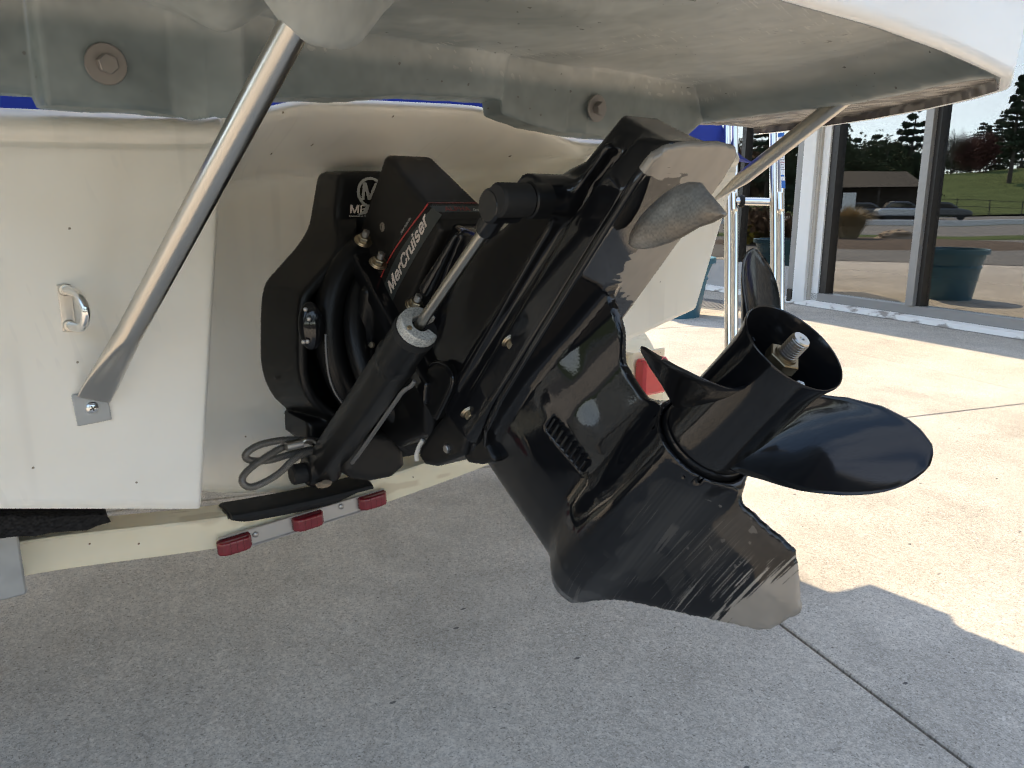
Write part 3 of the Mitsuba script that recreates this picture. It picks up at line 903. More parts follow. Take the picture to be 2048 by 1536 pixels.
def f_lower(p):
    s, q, x = p
    rad = np.hypot(q, x)
    bul = sd_poly(BULP, s, rad)
    le = -0.563 + (q + 0.243) * 0.103
    te = smoothly(q, TE_Q, TE_S)
    u = (s - le) / (te - le)
    w = smoothly(u, [0, 0.02, 0.06, 0.14, 0.26, 0.42, 0.56, 0.70, 0.82, 0.92, 1.0], [0.0045, 0.010, 0.017, 0.026, 0.036, 0.043, 0.043, 0.034, 0.021, 0.0125, 0.006])
    # bulge of the exhaust passage, pocket above it
    w = w + 0.005 * np.exp(-((u - 0.74) / 0.16) ** 2 - ((q + 0.075) / 0.032) ** 2)
    w = w * smoothly(q, [-0.26, -0.20, -0.12, -0.05, 0.0], [1.16, 1.05, 0.94, 0.86, 0.8])
    leg = np.maximum(np.maximum(le - s, s - te), np.maximum(np.abs(x) - w, np.maximum(q - 0.02, -0.262 - q)))
    leg = np.where(leg > 0, leg, leg * 0.8)
    d = smin(bul, leg, 0.030)
    sk2 = sd_poly(SKEG, s, q) + 0.0022 * (meshkit.noise(np.stack([s * 130, q * 130, 0 * s], -1), 5) - 0.5)
    tk = 0.0022 + 0.0062 * np.clip(-sk2 / 0.05, 0, 1) ** 0.7
    skg = np.maximum(sk2, (np.abs(x) - tk) * 0.9)
    d = smin(d, skg, 0.026)
    vp2 = sd_poly(VP, s, x)
    qv = q + 0.08 * x
    vent = sd_ext(vp2, np.abs(qv - PQ) - 0.0045, 0.002)
    lipb = sd_ext(np.abs(vp2 + 0.003) - 0.003, np.abs(qv - (PQ + 0.001)) - 0.0062, 0.002) + 0.05 * sstep(-0.07, -0.06, x)
    vent = np.minimum(vent, lipb)
    d = smin(d, vent, 0.016)
    # flat cut and lip at the propeller end
    d = np.maximum(d, np.where(q > -0.075, s + 0.168, -1) * (rad < 0.09) + (rad >= 0.09) * -1)
    cav = sd_ext(sd_poly(np.array([(-0.20, -0.061), (-0.20, 0.061), (-0.15, 0.061), (-0.15, -0.061)]), s, rad), -1.0 + 0 * s)
    d = np.maximum(d, -np.maximum(np.abs(s + 0.16) - 0.022, rad - 0.0605))
    # grille pocket on both sides
    gp = sd_poly(GrP, s, q)
    d = smax(d, -np.maximum(gp, 0.036 - np.abs(x)), 0.003)
    return d


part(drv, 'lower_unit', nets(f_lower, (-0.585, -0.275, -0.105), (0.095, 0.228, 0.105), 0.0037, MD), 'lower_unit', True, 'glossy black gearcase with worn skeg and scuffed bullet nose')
LU = drv + '__lower_unit'
# louvres of the water intake
g0, g1, g2, g3 = [np.array(g) for g in Gr]
for sx in (-1, 1):
    for k in range(8):
        t = (k + 0.5) / 8
        a0, a1 = g0 + (g1 - g0) * t, g3 + (g2 - g3) * t
        along = unit(np.append(g1 - g0, 0))
        c = np.append((a0 + a1) / 2, sx * 0.0395)
        ee = unit(np.append(a1 - a0, 0))
        m = obox(c, ee, along, np.cross(ee, along), (nm_(a1 - a0) * 1.02, 0.0042, 0.010), 0.0012)
        m.apply_transform(MD)
        part(LU, 'intake_louvre', m, 'gloss_black', 20)
# small drain screw and nick on the bullet
part(LU, 'drain_plug', lathe([(0, -0.004), (0.006, -0.004), (0.006, 0.001), (0.005, 0.0018), (0, 0.0018)], atX(1172, 1188, -0.004) + d_ * 0.001, unit(d_ - a_ * 0.5), 20), 'bolt_grey', 40)
# trim tab under the plate
tabP = SQ([(1247, 490), (1249, 470), (1257, 452), (1272, 430), (1292, 409), (1318, 386), (1342, 370), (1366, 363), (1388, 364), (1399, 379), (1421, 405), (1442, 430), (1412, 446), (1385, 455), (1355, 473), (1330, 485), (1300, 495), (1278, 499), (1257, 498)], -0.052)
TP = np.array(tabP)


def f_tab(p):
    s, q, x = p
    d2 = sd_poly(TP, s, q)
    th = 0.003 + 0.006 * (1 - (1 - np.clip(-d2 / 0.016, 0, 1)) ** 2)
    return smax(d2, (np.abs(x + 0.041) - th) * 0.85, 0.002)


part(LU, 'trim_tab', nets(f_tab, (TP[:, 0].min() - .01, TP[:, 1].min() - .01, -0.060), (TP[:, 0].max() + .01, TP[:, 1].max() + .01, -0.02), 0.0024, MD), 'zinc', True, 'grey zinc fin bolted under the plate')
# -- ring seal behind the propeller
part(drv, 'thrust_ring', lathe([(0.050, -0.03), (0.0575, -0.03), (0.0585, -0.008), (0.0572, 0.004), (0.050, 0.006)], D(-0.166, 0, 0), a_, 56), 'prop_black', 30)

# -- propeller
hubm = lathe([(0.030, -0.160), (0.0555, -0.160), (0.0565, -0.15), (0.0545, -0.12), (0.0535, -0.07), (0.0535, -0.045), (0.0548, -0.025), (0.0580, -0.010), (0.0605, -0.002), (0.0607, 0.0), (0.0600, 0.0012), (0.0588, 0.0005), (0.0560, -0.010), (0.0532, -0.024), (0.0520, -0.036), (0.0512, -0.040), (0.0505, -0.05), (0.0490, -0.115), (0.028, -0.118)], D(0, 0, 0), a_, 96)
propk = drv + '__propeller'
part(drv, 'propeller', hubm, 'prop_black', 40, 'black three bladed propeller with hollow flared hub')
for k in range(3):
    ang = 2 * math.pi * (k + 0.25) / 3
    e1 = math.cos(ang) * np.array([1.0, 0, 0]) - math.sin(ang) * d_
    e2 = np.cross(a_, e1)
    part(propk, 'hub_spoke', obox(D(-0.095, 0, 0) + e1 * 0.037, e1, e2, a_, (0.03, 0.009, 0.05), 0.002), 'prop_black', 20)
inner = lathe([(0, -0.12), (0.027, -0.12), (0.027, -0.056), (0.025, -0.05), (0, -0.05)], D(0, 0, 0), a_, 48)
part(propk, 'inner_hub', inner, 'prop_black', 35)
PITCHLEN = 0.565


def blade(phi0):
    R0, R1 = 0.046, 0.182
    nr, nc = 44, 40
    us = np.linspace(0, 1, nr)
    top, bot = [], []
    for u in us:
        r = R0 + (R1 - R0) * (1 - (1 - u) ** 1.25)
        k = (r - R0) / (R1 - R0)
        hw = np.interp(k, [0, 0.15, 0.3, 0.55, 0.75, 0.84, 0.9, 0.95, 0.985, 1.0], [0.593, 0.56, 0.515, 0.44, 0.337, 0.272, 0.215, 0.155, 0.08, 0.004])
        ce = np.interp(k, [0, 0.3, 0.55, 0.75, 0.9, 1.0], [-0.716, -0.584, -0.536, -0.505, -0.484, -0.45]) + 0.2913
        th = ce + hw * np.linspace(-1, 1, nc)
        rake = -0.0407 + 0.0684 * k ** 1.3
        # camber and thickness
        c = np.linspace(-1, 1, nc)
        s = rake + PITCHLEN * (th - 0.2913) / (2 * np.pi) + 0.007 * (c ** 2 - 0.4) * (1 - 0.5 * k) + 0.006 * np.exp(-((c - 1) / 0.18) ** 2) * (k < 2) * (1 - k)
        tk = (0.0062 * (1 - k) ** 1.1 + 0.0019) * np.sqrt(np.clip(1 - c ** 2, 0, 1)) ** 0.7 + 0.0006
        tk = tk * min(1.0, (1 - k) * 14 + 0.12)
        fil = 0.010 * np.exp(-k / 0.045) * (1 - c ** 4)
        ph = phi0 + th
        rad = np.cos(ph)[:, None] * np.array([1.0, 0, 0]) - np.sin(ph)[:, None] * d_
        P = HUB + rad * r
        top.append(P + a_ * (s + tk + fil)[:, None])
        bot.append(P + a_ * (s - tk - fil)[:, None])
    top, bot = np.array(top), np.array(bot)
    loop = np.concatenate([top, bot[:, ::-1]], 1)
    loop = np.concatenate([loop, loop[:, :1]], 1)
    return grid_mesh(loop, flip=False)


for ph in (302.0, 62.0, 182.0):
    part(propk, 'blade', blade(math.radians(ph)), 'prop_black', 50)
# shaft end, nut, washer and grease in the hub
part(propk, 'lock_washer', cat_(lathe([(0, -0.05), (0.024, -0.05), (0.024, -0.042), (0.022, -0.040), (0, -0.040)], D(0, 0, 0), a_, 40), lathe([(0, -0.040), (0.019, -0.040), (0.017, -0.026), (0, -0.026)], D(0, 0, 0), a_, 8)), 'bronze', 30)
part(propk, 'nut', cat_(hexa(D(-0.027, 0, 0), a_, 0.0195, 0.013, (1, 0, 0.3)), lathe([(0, -0.0145), (0.0135, -0.0145), (0.0125, -0.0115), (0, -0.0115)], D(0, 0, 0), a_, 30)), 'bronze', 25)
pf = [(0, -0.02), (0.0095, -0.02)]
zz = -0.0125
while zz < 0.0105:
    pf += [(0.0110, zz), (0.0110, zz + 0.0006), (0.0092, zz + 0.0017)]
    zz += 0.0031
pf += [(0.0104, 0.0118), (0.0092, 0.0135), (0.003, 0.0135), (0.0012, 0.0115), (0, 0.0115)]
part(propk, 'shaft_end', lathe(pf, D(0, 0, 0), a_, 36), 'rod_steel', 25, 'threaded grey shaft end in the middle of the hub')
rg = np.random.default_rng(4)


def lump(c, r, seed, sq=(1, 1, 1)):
    m = trimesh.creation.icosphere(subdivisions=3, radius=1.0)
    v = m.vertices
    m.vertices = np.asarray(c) + v * (0.55 + 0.9 * meshkit.fbm(v * 2.3 + seed * 7.1, 3, seed))[:, None] * np.array(sq) * r
    return m


for i, (s, q, x, r) in enumerate(((-0.034, -0.012, -0.024, 0.0065), (-0.036, -0.020, -0.018, 0.005), (-0.034, 0.030, 0.014, 0.0065), (-0.036, 0.033, 0.004, 0.004))):
    part(propk, 'grease_blob', lump(D(s, q, x), r, i + 1), 'grease', True)

# -- upper drive housing
UPP = np.array([(-0.535, -0.56), (-0.31, -0.56), (-0.285, -0.52), (-0.262, -0.475), (-0.245, -0.445), (-0.20, -0.425), (-0.13, -0.405), (-0.03, -0.352), (0.045, -0.340), (0.068, -0.252), (-0.50, -0.252), (-0.53, -0.34)])


def f_upper(p):
    s, q, x = p
    u2 = sd_poly(UPP, s, q)
    hw = smoothly(s, [-0.54, -0.42, -0.3, -0.2, -0.05, 0.07], [0.062, 0.056, 0.050, 0.046, 0.042, 0.034])
    hw = hw + smoothly(q, [-0.56, -0.50, -0.44, -0.36, -0.30, -0.25], [-0.014, -0.012, -0.004, 0.0, 0.006, 0.012])
    d = sd_ext(u2, np.abs(x) - hw, 0.012)
    # lower flange that meets the plate
    fl2 = sd_poly(np.array([(-0.52, -0.285), (-0.46, -0.30), (-0.10, -0.300), (0.05, -0.288), (0.072, -0.250), (-0.53, -0.250)]), s, q)
    d = smin(d, sd_ext(fl2, np.abs(x) - np.interp(s, [-0.52, -0.40, 0.0, 0.07], [0.050, 0.070, 0.066, 0.045]), 0.004), 0.010)
    ridge = sd_ext(sd_poly(np.array([(-0.46, -0.345), (-0.10, -0.335), (0.02, -0.318), (0.02, -0.308), (-0.10, -0.325), (-0.46, -0.333)]), s, q), np.abs(x) - 0.063, 0.003)
    d = smin(d, ridge, 0.012)
    # boss of the trim pin across the leg
    pin = np.maximum(np.hypot(s + 0.075, q + 0.337) - 0.0265, np.abs(x) - 0.118)
    d = smin(d, pin, 0.022)
    # stud bosses running aft along the side
    for qq, s0, s1 in ((-0.497, -0.40, -0.29),):
        for sx in (-1, 1):
            d = smin(d, sd_caps((s, q, x), (s0, qq, sx * 0.060), (s1, qq - 0.008, sx * 0.045), 0.014, 0.004), 0.010)
    fr = sd_ext(sd_poly(np.array([(-0.535, -0.76), (-0.455, -0.755), (-0.452, -0.60), (-0.43, -0.50), (-0.425, -0.465), (-0.47, -0.40), (-0.535, -0.36)]), s, q), np.abs(x) - 0.086 + 0.02 * np.clip((-0.70 - q) / 0.05, 0, 1), 0.005)
    d = smin(d, sd_ext(np.maximum(fr, s + 0.502), np.abs(x) - 0.084, 0.004), 0.004)
    return d


part(drv, 'upper_housing', nets(f_upper, (-0.56, -0.775, -0.125), (0.085, -0.24, 0.125), 0.0042, MD), 'gloss_black', True, 'upper black leg housing between the cap and the plate')
UH = drv + '__upper_housing'
# -- cap with its decals
CAPW = ([-0.76, -0.745, -0.56, -0.53], [0.0455, 0.047, 0.0578, 0.0585])
CAPP = np.array([(-0.555, -0.754), (-0.338, -0.758), (-0.327, -0.754), (-0.322, -0.745), (-0.294, -0.560), (-0.293, -0.545), (-0.300, -0.528), (-0.517, -0.528), (-0.53, -0.56)])


def f_cap(p):
    s, q, x = p
    return sd_ext(sd_poly(CAPP, s, q), (np.abs(x) - np.interp(q, *CAPW)) * 0.99, 0.010)


part(drv, 'cap', nets(f_cap, (-0.575, -0.775, -0.08), (-0.27, -0.51, 0.08), 0.0033, MD), 'matte_black', True, 'matte black cap with printed stripes and lettering')
CAP = drv + '__cap'


def cap_x(q): return -np.interp(q, *CAPW)


qn = np.array([0, 1.0, 0])
slope = (0.0578 - 0.047) / (0.745 - 0.56)
side_q = unit(np.array([0, 1.0, -slope]))       # "down the leg" within the port face of the cap, drive frame
side_n = unit(np.array([0, -slope, -1.0]))


def side(sq, lift=0.0):
    s, q = sq
    return np.array([s, q, cap_x(q)]) + side_n * lift


def side_strip(poly, z0, z1):
    """A printed shape on the port face of the cap from an (s, q) polygon."""
    m = trimesh.creation.extrude_polygon(Polygon(poly), 1.0, engine='earcut')
    v = m.vertices
    P = np.array([side((a, b), z0 + (z1 - z0) * c) for a, b, c in v])
    m = tm(P, m.faces)
    m.apply_transform(MD)
    m.fix_normals()
    return m


def sq_side(pts):
    out = []
    for x, y in pts:
        xx = -0.058
        for _ in range(4):
            s, q, _x = toD(atX(x, y, xx))
            xx = cap_x(q)
        out.append((s, q))
    return out


red = sq_side([(757, 569), (765, 548), (779, 517), (797, 488), (820, 456), (840, 430), (856, 408)])
low = sq_side([(782, 611), (793, 584), (810, 551), (832, 511), (854, 475), (876, 441), (884, 430)])
gtop = sq_side([(763, 583), (772, 562), (787, 526), (804, 496), (826, 464), (846, 438), (864, 416)])
ln = LineString(spline(red, 6)).buffer(0.0013, cap_style=2)
part(CAP, 'stripe', side_strip(np.array(ln.exterior.coords)[:-1], -0.0004, 0.0007), 'print_red', False)
band = np.vstack([spline(gtop, 6), spline(low, 6)[::-1]])
part(CAP, 'decal_panel', side_strip(band, -0.0004, 0.0005), 'print_grey', False, 'dark grey panel behind the white lettering')
p0, p1 = [np.array(side(v, 0.0005)) for v in sq_side([(782, 589), (858, 443)])]
ex = unit(p1 - p0)
ey = unit(np.cross(side_n, ex))
if ey[1] > 0: ey = -ey
tx = lettering('MerCruiser', 0.0225, p0, ex, ey, 0.0006, True, 0.16, width=nm_(p1 - p0) * 0.985)
if np.dot(np.cross(ex, ey), side_n) < 0:
    tx.vertices += side_n * 0.0007
tx.apply_transform(MD)
part(CAP, 'lettering', tx, 'print_white', False, 'white italic lettering along the side of the cap')
p2, p3 = [np.array(side(v, 0.0005)) for v in sq_side([(803, 469), (823, 437)])]
t2 = lettering('Drive Serial No.', 0.005, p2, unit(p3 - p2), ey, 0.0005, False, 0.0, width=nm_(p3 - p2))
t2.apply_transform(MD)
part(CAP, 'lettering', t2, 'print_silver', False)
# aft face of the cap: stripe and lettering along it
af = unit(np.array([-0.294 + 0.322, -0.560 + 0.745, 0]))      # down the aft face
an = unit(np.array([af[1], -af[0], 0]))


def aft(x, t, lift): return np.array([-0.322, -0.745, 0]) + af * t + np.array([0, 0, x]) + an * lift


def aft_box(x0, x1, t0_, t1_, l0, l1):
    c = (aft(x0, t0_, l0) + aft(x1, t1_, l1)) / 2
    m = obox(c, [0, 0, 1], af, an, (abs(x1 - x0), abs(t1_ - t0_), abs(l1 - l0)))
    m.apply_transform(MD)
    return m


part(CAP, 'stripe', aft_box(-0.049, 0.049, 0.152, 0.1545, -0.0008, 0.0006), 'print_dark_red', False)
part(CAP, 'decal_panel', aft_box(-0.050, 0.050, 0.163, 0.182, -0.0008, 0.0004), 'print_grey', False)
ta = lettering('ALPHA', 0.012, aft(-0.030, 0.1785, 0.0004), np.array([0, 0, 1.0]), -af, 0.0006, True, 0.25, width=0.050)
ta.apply_transform(MD)
part(CAP, 'lettering', ta, 'print_dark_red', False)
tb = lettering('One', 0.006, aft(0.026, 0.1785, 0.0004), np.array([0, 0, 1.0]), -af, 0.0006, False, 0.2)
tb.apply_transform(MD)
part(CAP, 'lettering', tb, 'print_silver', False)
part(CAP, 'slot', aft_box(0.0, 0.016, 0.004, 0.013, -0.004, 0.0006), 'print_black', False)
# thin bright edge below the aft decal
e_ = tube([(MD @ np.append(aft(x, 0.198, -0.004), 1))[:3] for x in (-0.048, 0.0, 0.048)], 0.0016, 8)
part(CAP, 'trim_edge', e_, 'gloss_black', True)
scw = side(sq_side([(765, 454)])[0], 0)
m = lathe([(0, -0.001), (0.0085, -0.001), (0.0085, 0.0008), (0.0075, 0.0016), (0, 0.0016)], scw, side_n, 30)
m2 = obox(scw + side_n * 0.0014, unit([1, -0.45, 0]), np.cross(side_n, unit([1, -0.45, 0])), side_n, (0.013, 0.0016, 0.0012))
m.apply_transform(MD)
m2.apply_transform(MD)
k_ = part(CAP, 'screw', m, 'bolt_grey', 40)
part(CAP, 'screw_slot', m2, 'print_black', False)
# studs and nuts of the flange
for (x, y), xx in (((726, 483), -0.0745), ((756, 527), -0.0745), ((829, 612), -0.0745)):
    P = atX(x, y, xx)
    s, q, _ = toD(P)
    for nm0, mm in zip(('washer', 'nut', 'stud_end'), stud(D(s, q, xx), a_, 0.0112, 0.011, (1, 0, 0))):
        part(UH, nm0, mm, 'bolt' if nm0 != 'stud_end' else 'bolt_grey', 30)
    for nm0, mm in zip(('washer', 'nut', 'stud_end'), stud(D(s, q, -xx), a_, 0.0112, 0.011, (1, 0, 0))):
        part(UH, nm0, mm, 'bolt' if nm0 != 'stud_end' else 'bolt_grey', 30)
for (x, y), xx in (((1029, 692), -0.062), ((944, 834), -0.062)):
    P = atX(x, y, xx)
    for nm0, mm in zip(('washer', 'nut', 'stud_end'), stud(P + d_ * -0.012, d_, 0.0098, 0.004, (1, 0, 0))):
        part(UH, nm0, mm, 'bolt', 30)

# -- bell housing, gimbal housing and what lies between them
def f_bell(p):
    s, q, x = p
    d = sd_ext(sd_poly(np.array([(-0.52, -0.745), (-0.52, -0.37), (-0.60, -0.335), (-0.72, -0.40), (-0.78, -0.52), (-0.74, -0.66), (-0.66, -0.74)]), s, q), np.abs(x) - 0.060 - 0.018 * np.clip((s + 0.62) / 0.1, 0, 1), 0.02)
    d = smin(d, sd_caps((s, q, x), (-0.53, -0.62, -0.072), (-0.70, -0.56, -0.075), 0.019, 0.024), 0.012)
    d = smin(d, sd_caps((s, q, x), (-0.53, -0.62, 0.072), (-0.70, -0.56, 0.075), 0.019, 0.024), 0.012)
    return d


part(drv, 'bell_housing', nets(f_bell, (-0.81, -0.77, -0.115), (-0.50, -0.315, 0.115), 0.0045, MD), 'satin_black', True)
BH = drv + '__bell_housing'
half = [(-0.0, 1.122), (-0.063, 1.119), (-0.079, 1.111), (-0.090, 1.064), (-0.103, 1.012), (-0.128, 0.978), (-0.171, 0.937), (-0.197, 0.912), (-0.208, 0.879), (-0.218, 0.765), (-0.213, 0.725), (-0.198, 0.687), (-0.165, 0.650), (-0.10, 0.60), (0, 0.575)]
def chaikin(P, n=2):
    P = np.asarray(P, float)
    for _ in range(n):
        Q_ = np.roll(P, -1, 0)
        P = np.stack([0.8 * P + 0.2 * Q_, 0.2 * P + 0.8 * Q_], 1).reshape(-1, 2)
    return P


GH = chaikin(half + [(-x, z) for x, z in half[::-1][1:-1]])
FOOT_ = np.array([(-0.177, 0.655), (-0.178, 0.617), (-0.161, 0.600), (-0.110, 0.592), (0.110, 0.592), (0.161, 0.600), (0.178, 0.617), (0.177, 0.655)])


def f_gimbal(p):
    x, y, z = p
    g = sd_poly(GH, x, z)
    taper = 0.045 * np.clip((1.45 - y) / 0.14, 0, 1) * np.interp(z, [0.97, 1.05], [1, 0.2])
    outer = smax(g + taper * 0.55, np.abs(y - 1.42) - 0.105, 0.010)
    front = np.interp(z, [0.6, 0.98, 1.03, 1.13], [1.315, 1.325, 1.355, 1.362])
    outer = smax(outer, front - y, 0.012)
    inner = np.maximum(g + taper * 0.55 + np.interp(z, [0.95, 1.04, 1.06], [0.020, 0.05, 0.3]), y - 1.41)
    d = smax(outer, -inner, 0.010)
    d = smin(d, sd_ext(sd_poly(FOOT_, x, z), np.abs(y - 1.40) - 0.062, 0.012), 0.006)
    return d


part(drv, 'gimbal_housing', nets(f_gimbal, (-0.235, 1.295, 0.55), (0.235, 1.475, 1.14), 0.0045), 'satin_black', True, 'black housing fixed in the transom recess, badge on its top')
GHK = drv + '__gimbal_housing'
# ring inside the housing
th_ = np.linspace(0, 2 * np.pi, 60)
ringp = np.stack([0.135 * np.cos(th_), 1.315 + 0.02 * np.sin(th_), 0.815 + 0.175 * np.sin(th_)], -1)
part(drv, 'gimbal_ring', tube(ringp, 0.027, 20), 'satin_black', True)
ring2 = np.stack([0.100 * np.cos(th_), 1.275 + 0.05 * np.sin(th_), 0.80 + 0.145 * np.sin(th_)], -1)
part(drv, 'gimbal_ring', tube(ring2, 0.020, 18), 'satin_black', True)
# badge: ring with a letter, and the word below it
bo = atY(741, 385, 1.3545)
part(GHK, 'badge_ring', lathe([(0.0235, 0), (0.0285, 0), (0.0285, 0.002), (0.0235, 0.002)], bo, [0, -1, 0], 40), 'print_silver', 30)
X1, Z1 = np.array([1.0, 0, 0]), np.array([0, 0, 1.0])
part(GHK, 'badge_letter', lettering('M', 0.030, bo + np.array([-0.004, -0.0004, -0.013]), X1, Z1, 0.0012, True, 0.15, centre=True), 'print_silver', False)
tailp = [(-0.030, -0.042), (-0.012, -0.040), (-0.002, -0.022), (-0.010, -0.024), (-0.017, -0.034)]
mt = flat(tailp, 0, 0.0012)
mt.vertices = bo + np.stack([mt.vertices[:, 0], -mt.vertices[:, 2], mt.vertices[:, 1]], -1)
part(GHK, 'badge_tail', mt, 'print_silver', False)
w0 = atY(698, 426, 1.3545)
part(GHK, 'lettering', lettering('MERCURY', 0.0145, w0, X1, Z1, 0.0008, True, 0.1, width=0.115), 'print_white', False)
part(GHK, 'lettering', lettering('Genuine Parts', 0.0035, atY(698, 434, 1.3545), X1, Z1, 0.0008, False, 0, width=0.05), 'print_silver', False)
part(GHK, 'screw', lathe([(0, 0), (0.004, 0), (0.003, 0.002), (0, 0.002)], [-0.2085, 1.40, 0.735], [-1, 0, -0.2], 14), 'print_black', False)
# oval cover with four screws on the port side of the ring
oc = atY(622, 652, 1.285)
on = unit([-0.45, -1, 0.05])
ov = trimesh.creation.icosphere(subdivisions=3, radius=1.0)
Mo = frame(oc, on)
sc4 = np.diag([0.022, 0.043, 0.012, 1.0])
ov.apply_transform(Mo @ sc4)
part(drv, 'oval_cover', ov, 'gloss_black', True)
for x, y in ((611, 619), (618, 638), (607, 684), (615, 683)):
    part(drv + '__oval_cover', 'screw', lathe([(0, 0), (0.0042, 0), (0.0036, 0.0022), (0.002, 0.003), (0, 0.003)], atY(x, y, 1.274), on, 18), 'bolt_grey', 40)
# swivel lobe at the bottom of the housing
lobe = [tuple(atY(x, y, 1.26)[[0, 2]]) for x, y in ((690, 915), (688, 940), (703, 957), (740, 962), (782, 954), (808, 930), (804, 888), (785, 865), (740, 862), (705, 880))]
LB = np.array(lobe)
part(drv, 'swivel_block', nets(lambda p: sd_ext(sd_poly(LB, p[0], p[2]), np.abs(p[1] - 1.31) - 0.06, 0.016), (LB[:, 0].min() - .02, 1.23, LB[:, 1].min() - .02), (LB[:, 0].max() + .02, 1.39, LB[:, 1].max() + .02), 0.004), 'matte_black', True)
# exhaust bellows
bp = []
for i in range(46):
    t = i / 45
    bp.append((0.036 + 0.006 * math.sin(i * 2 * math.pi / 6), -0.02 + 0.20 * t))
part(drv, 'bellows', lathe([(0, -0.02)] + bp + [(0, 0.18)], atX(770, 880, 0.0), unit(atX(905, 850, 0.0) - atX(770, 880, 0.0)), 36), 'rubber', True)
ub = [(0, -0.02)] + [(0.052 + 0.007 * math.sin(i * 2 * math.pi / 6), -0.02 + 0.20 * i / 45) for i in range(46)] + [(0, 0.18)]
part(drv, 'bellows', lathe(ub, [0, 1.40, 0.86], unit([0, -1, -0.1]), 36), 'rubber', True)
# ground wires
part(drv, 'ground_wire', tube(spline([atX(742, 690, -0.082), atX(728, 694, -0.084), atX(713, 703, -0.088), atX(706, 725, -0.092), atX(705, 745, -0.088), atX(702, 754, -0.075)], 8), 0.0020, 8), 'wire', True)
part(drv + '__ground_wire', 'screw', lathe([(0, 0), (0.0065, 0), (0.005, 0.004), (0, 0.0045)], atX(744, 690, -0.079), [-1, -0.5, 0.2], 18), 'bolt', 40)
part(drv, 'ground_wire', tube(spline([atY(651, 668, 1.262), atY(653, 710, 1.258), atY(658, 750, 1.255), atY(668, 780, 1.25), atY(683, 803, 1.245), atY(695, 815, 1.24)], 8), 0.0026, 8), 'wire_dark', True)
# lower fins of the upper housing and of the gearcase front
fin1 = SQ([(836, 912), (840, 893), (858, 866), (884, 832), (905, 800), (922, 812), (932, 846), (934, 880), (926, 912), (900, 922), (870, 934), (848, 930)], -0.058)
part(drv, 'front_fin', plate(fin1, -0.058, 0.058, 0.008, 0.0036, MD), 'satin_black', True)
part(drv + '__front_fin', 'bolt', hexa(atX(896, 897, -0.0575), [-1, 0, 0], 0.0078, 0.006), 'bolt_grey', 20)
part(drv + '__front_fin', 'seal_strip', tube(spline([atX(x, y, -0.050) for x, y in ((846, 880), (838, 894), (833, 910), (834, 922))], 6), 0.0042, 10), 'grease', True)
fin2 = SQ([(920, 905), (922, 890), (938, 868), (952, 850), (970, 880), (986, 915), (988, 925), (960, 930), (935, 926)], -0.048)
part(drv, 'gearcase_fin', plate(fin2, -0.048, 0.048, 0.006, 0.0034, MD), 'satin_black', True)
pad = SQ([(843, 792), (849, 752), (859, 732), (875, 724), (893, 732), (905, 752), (905, 772), (893, 800), (874, 838), (866, 838)], -0.071)
part(drv, 'side_pad', plate(pad, -0.073, -0.05, 0.005, 0.0026, MD), 'satin_black', True)
part(drv + '__side_pad', 'pad_rim', tube(spline([(MD @ np.array([s, q, -0.071, 1]))[:3] for s, q in np.array(pad)[[2, 3, 4, 5, 6, 7, 8]]], 6), 0.003, 8), 'gloss_black', True)
# cast ribs along the side of the leg
for pts in ([(1195, 480), (1140, 560), (1085, 625), (1030, 660), (1000, 700), (950, 790), (925, 835)], [(1190, 500), (1130, 590), (1080, 690), (1010, 790), (962, 850)]):
    part(UH, 'rib', tube(spline([atX(x, y, -0.058) for x, y in pts], 6), 0.0042, 10), 'gloss_black', True)

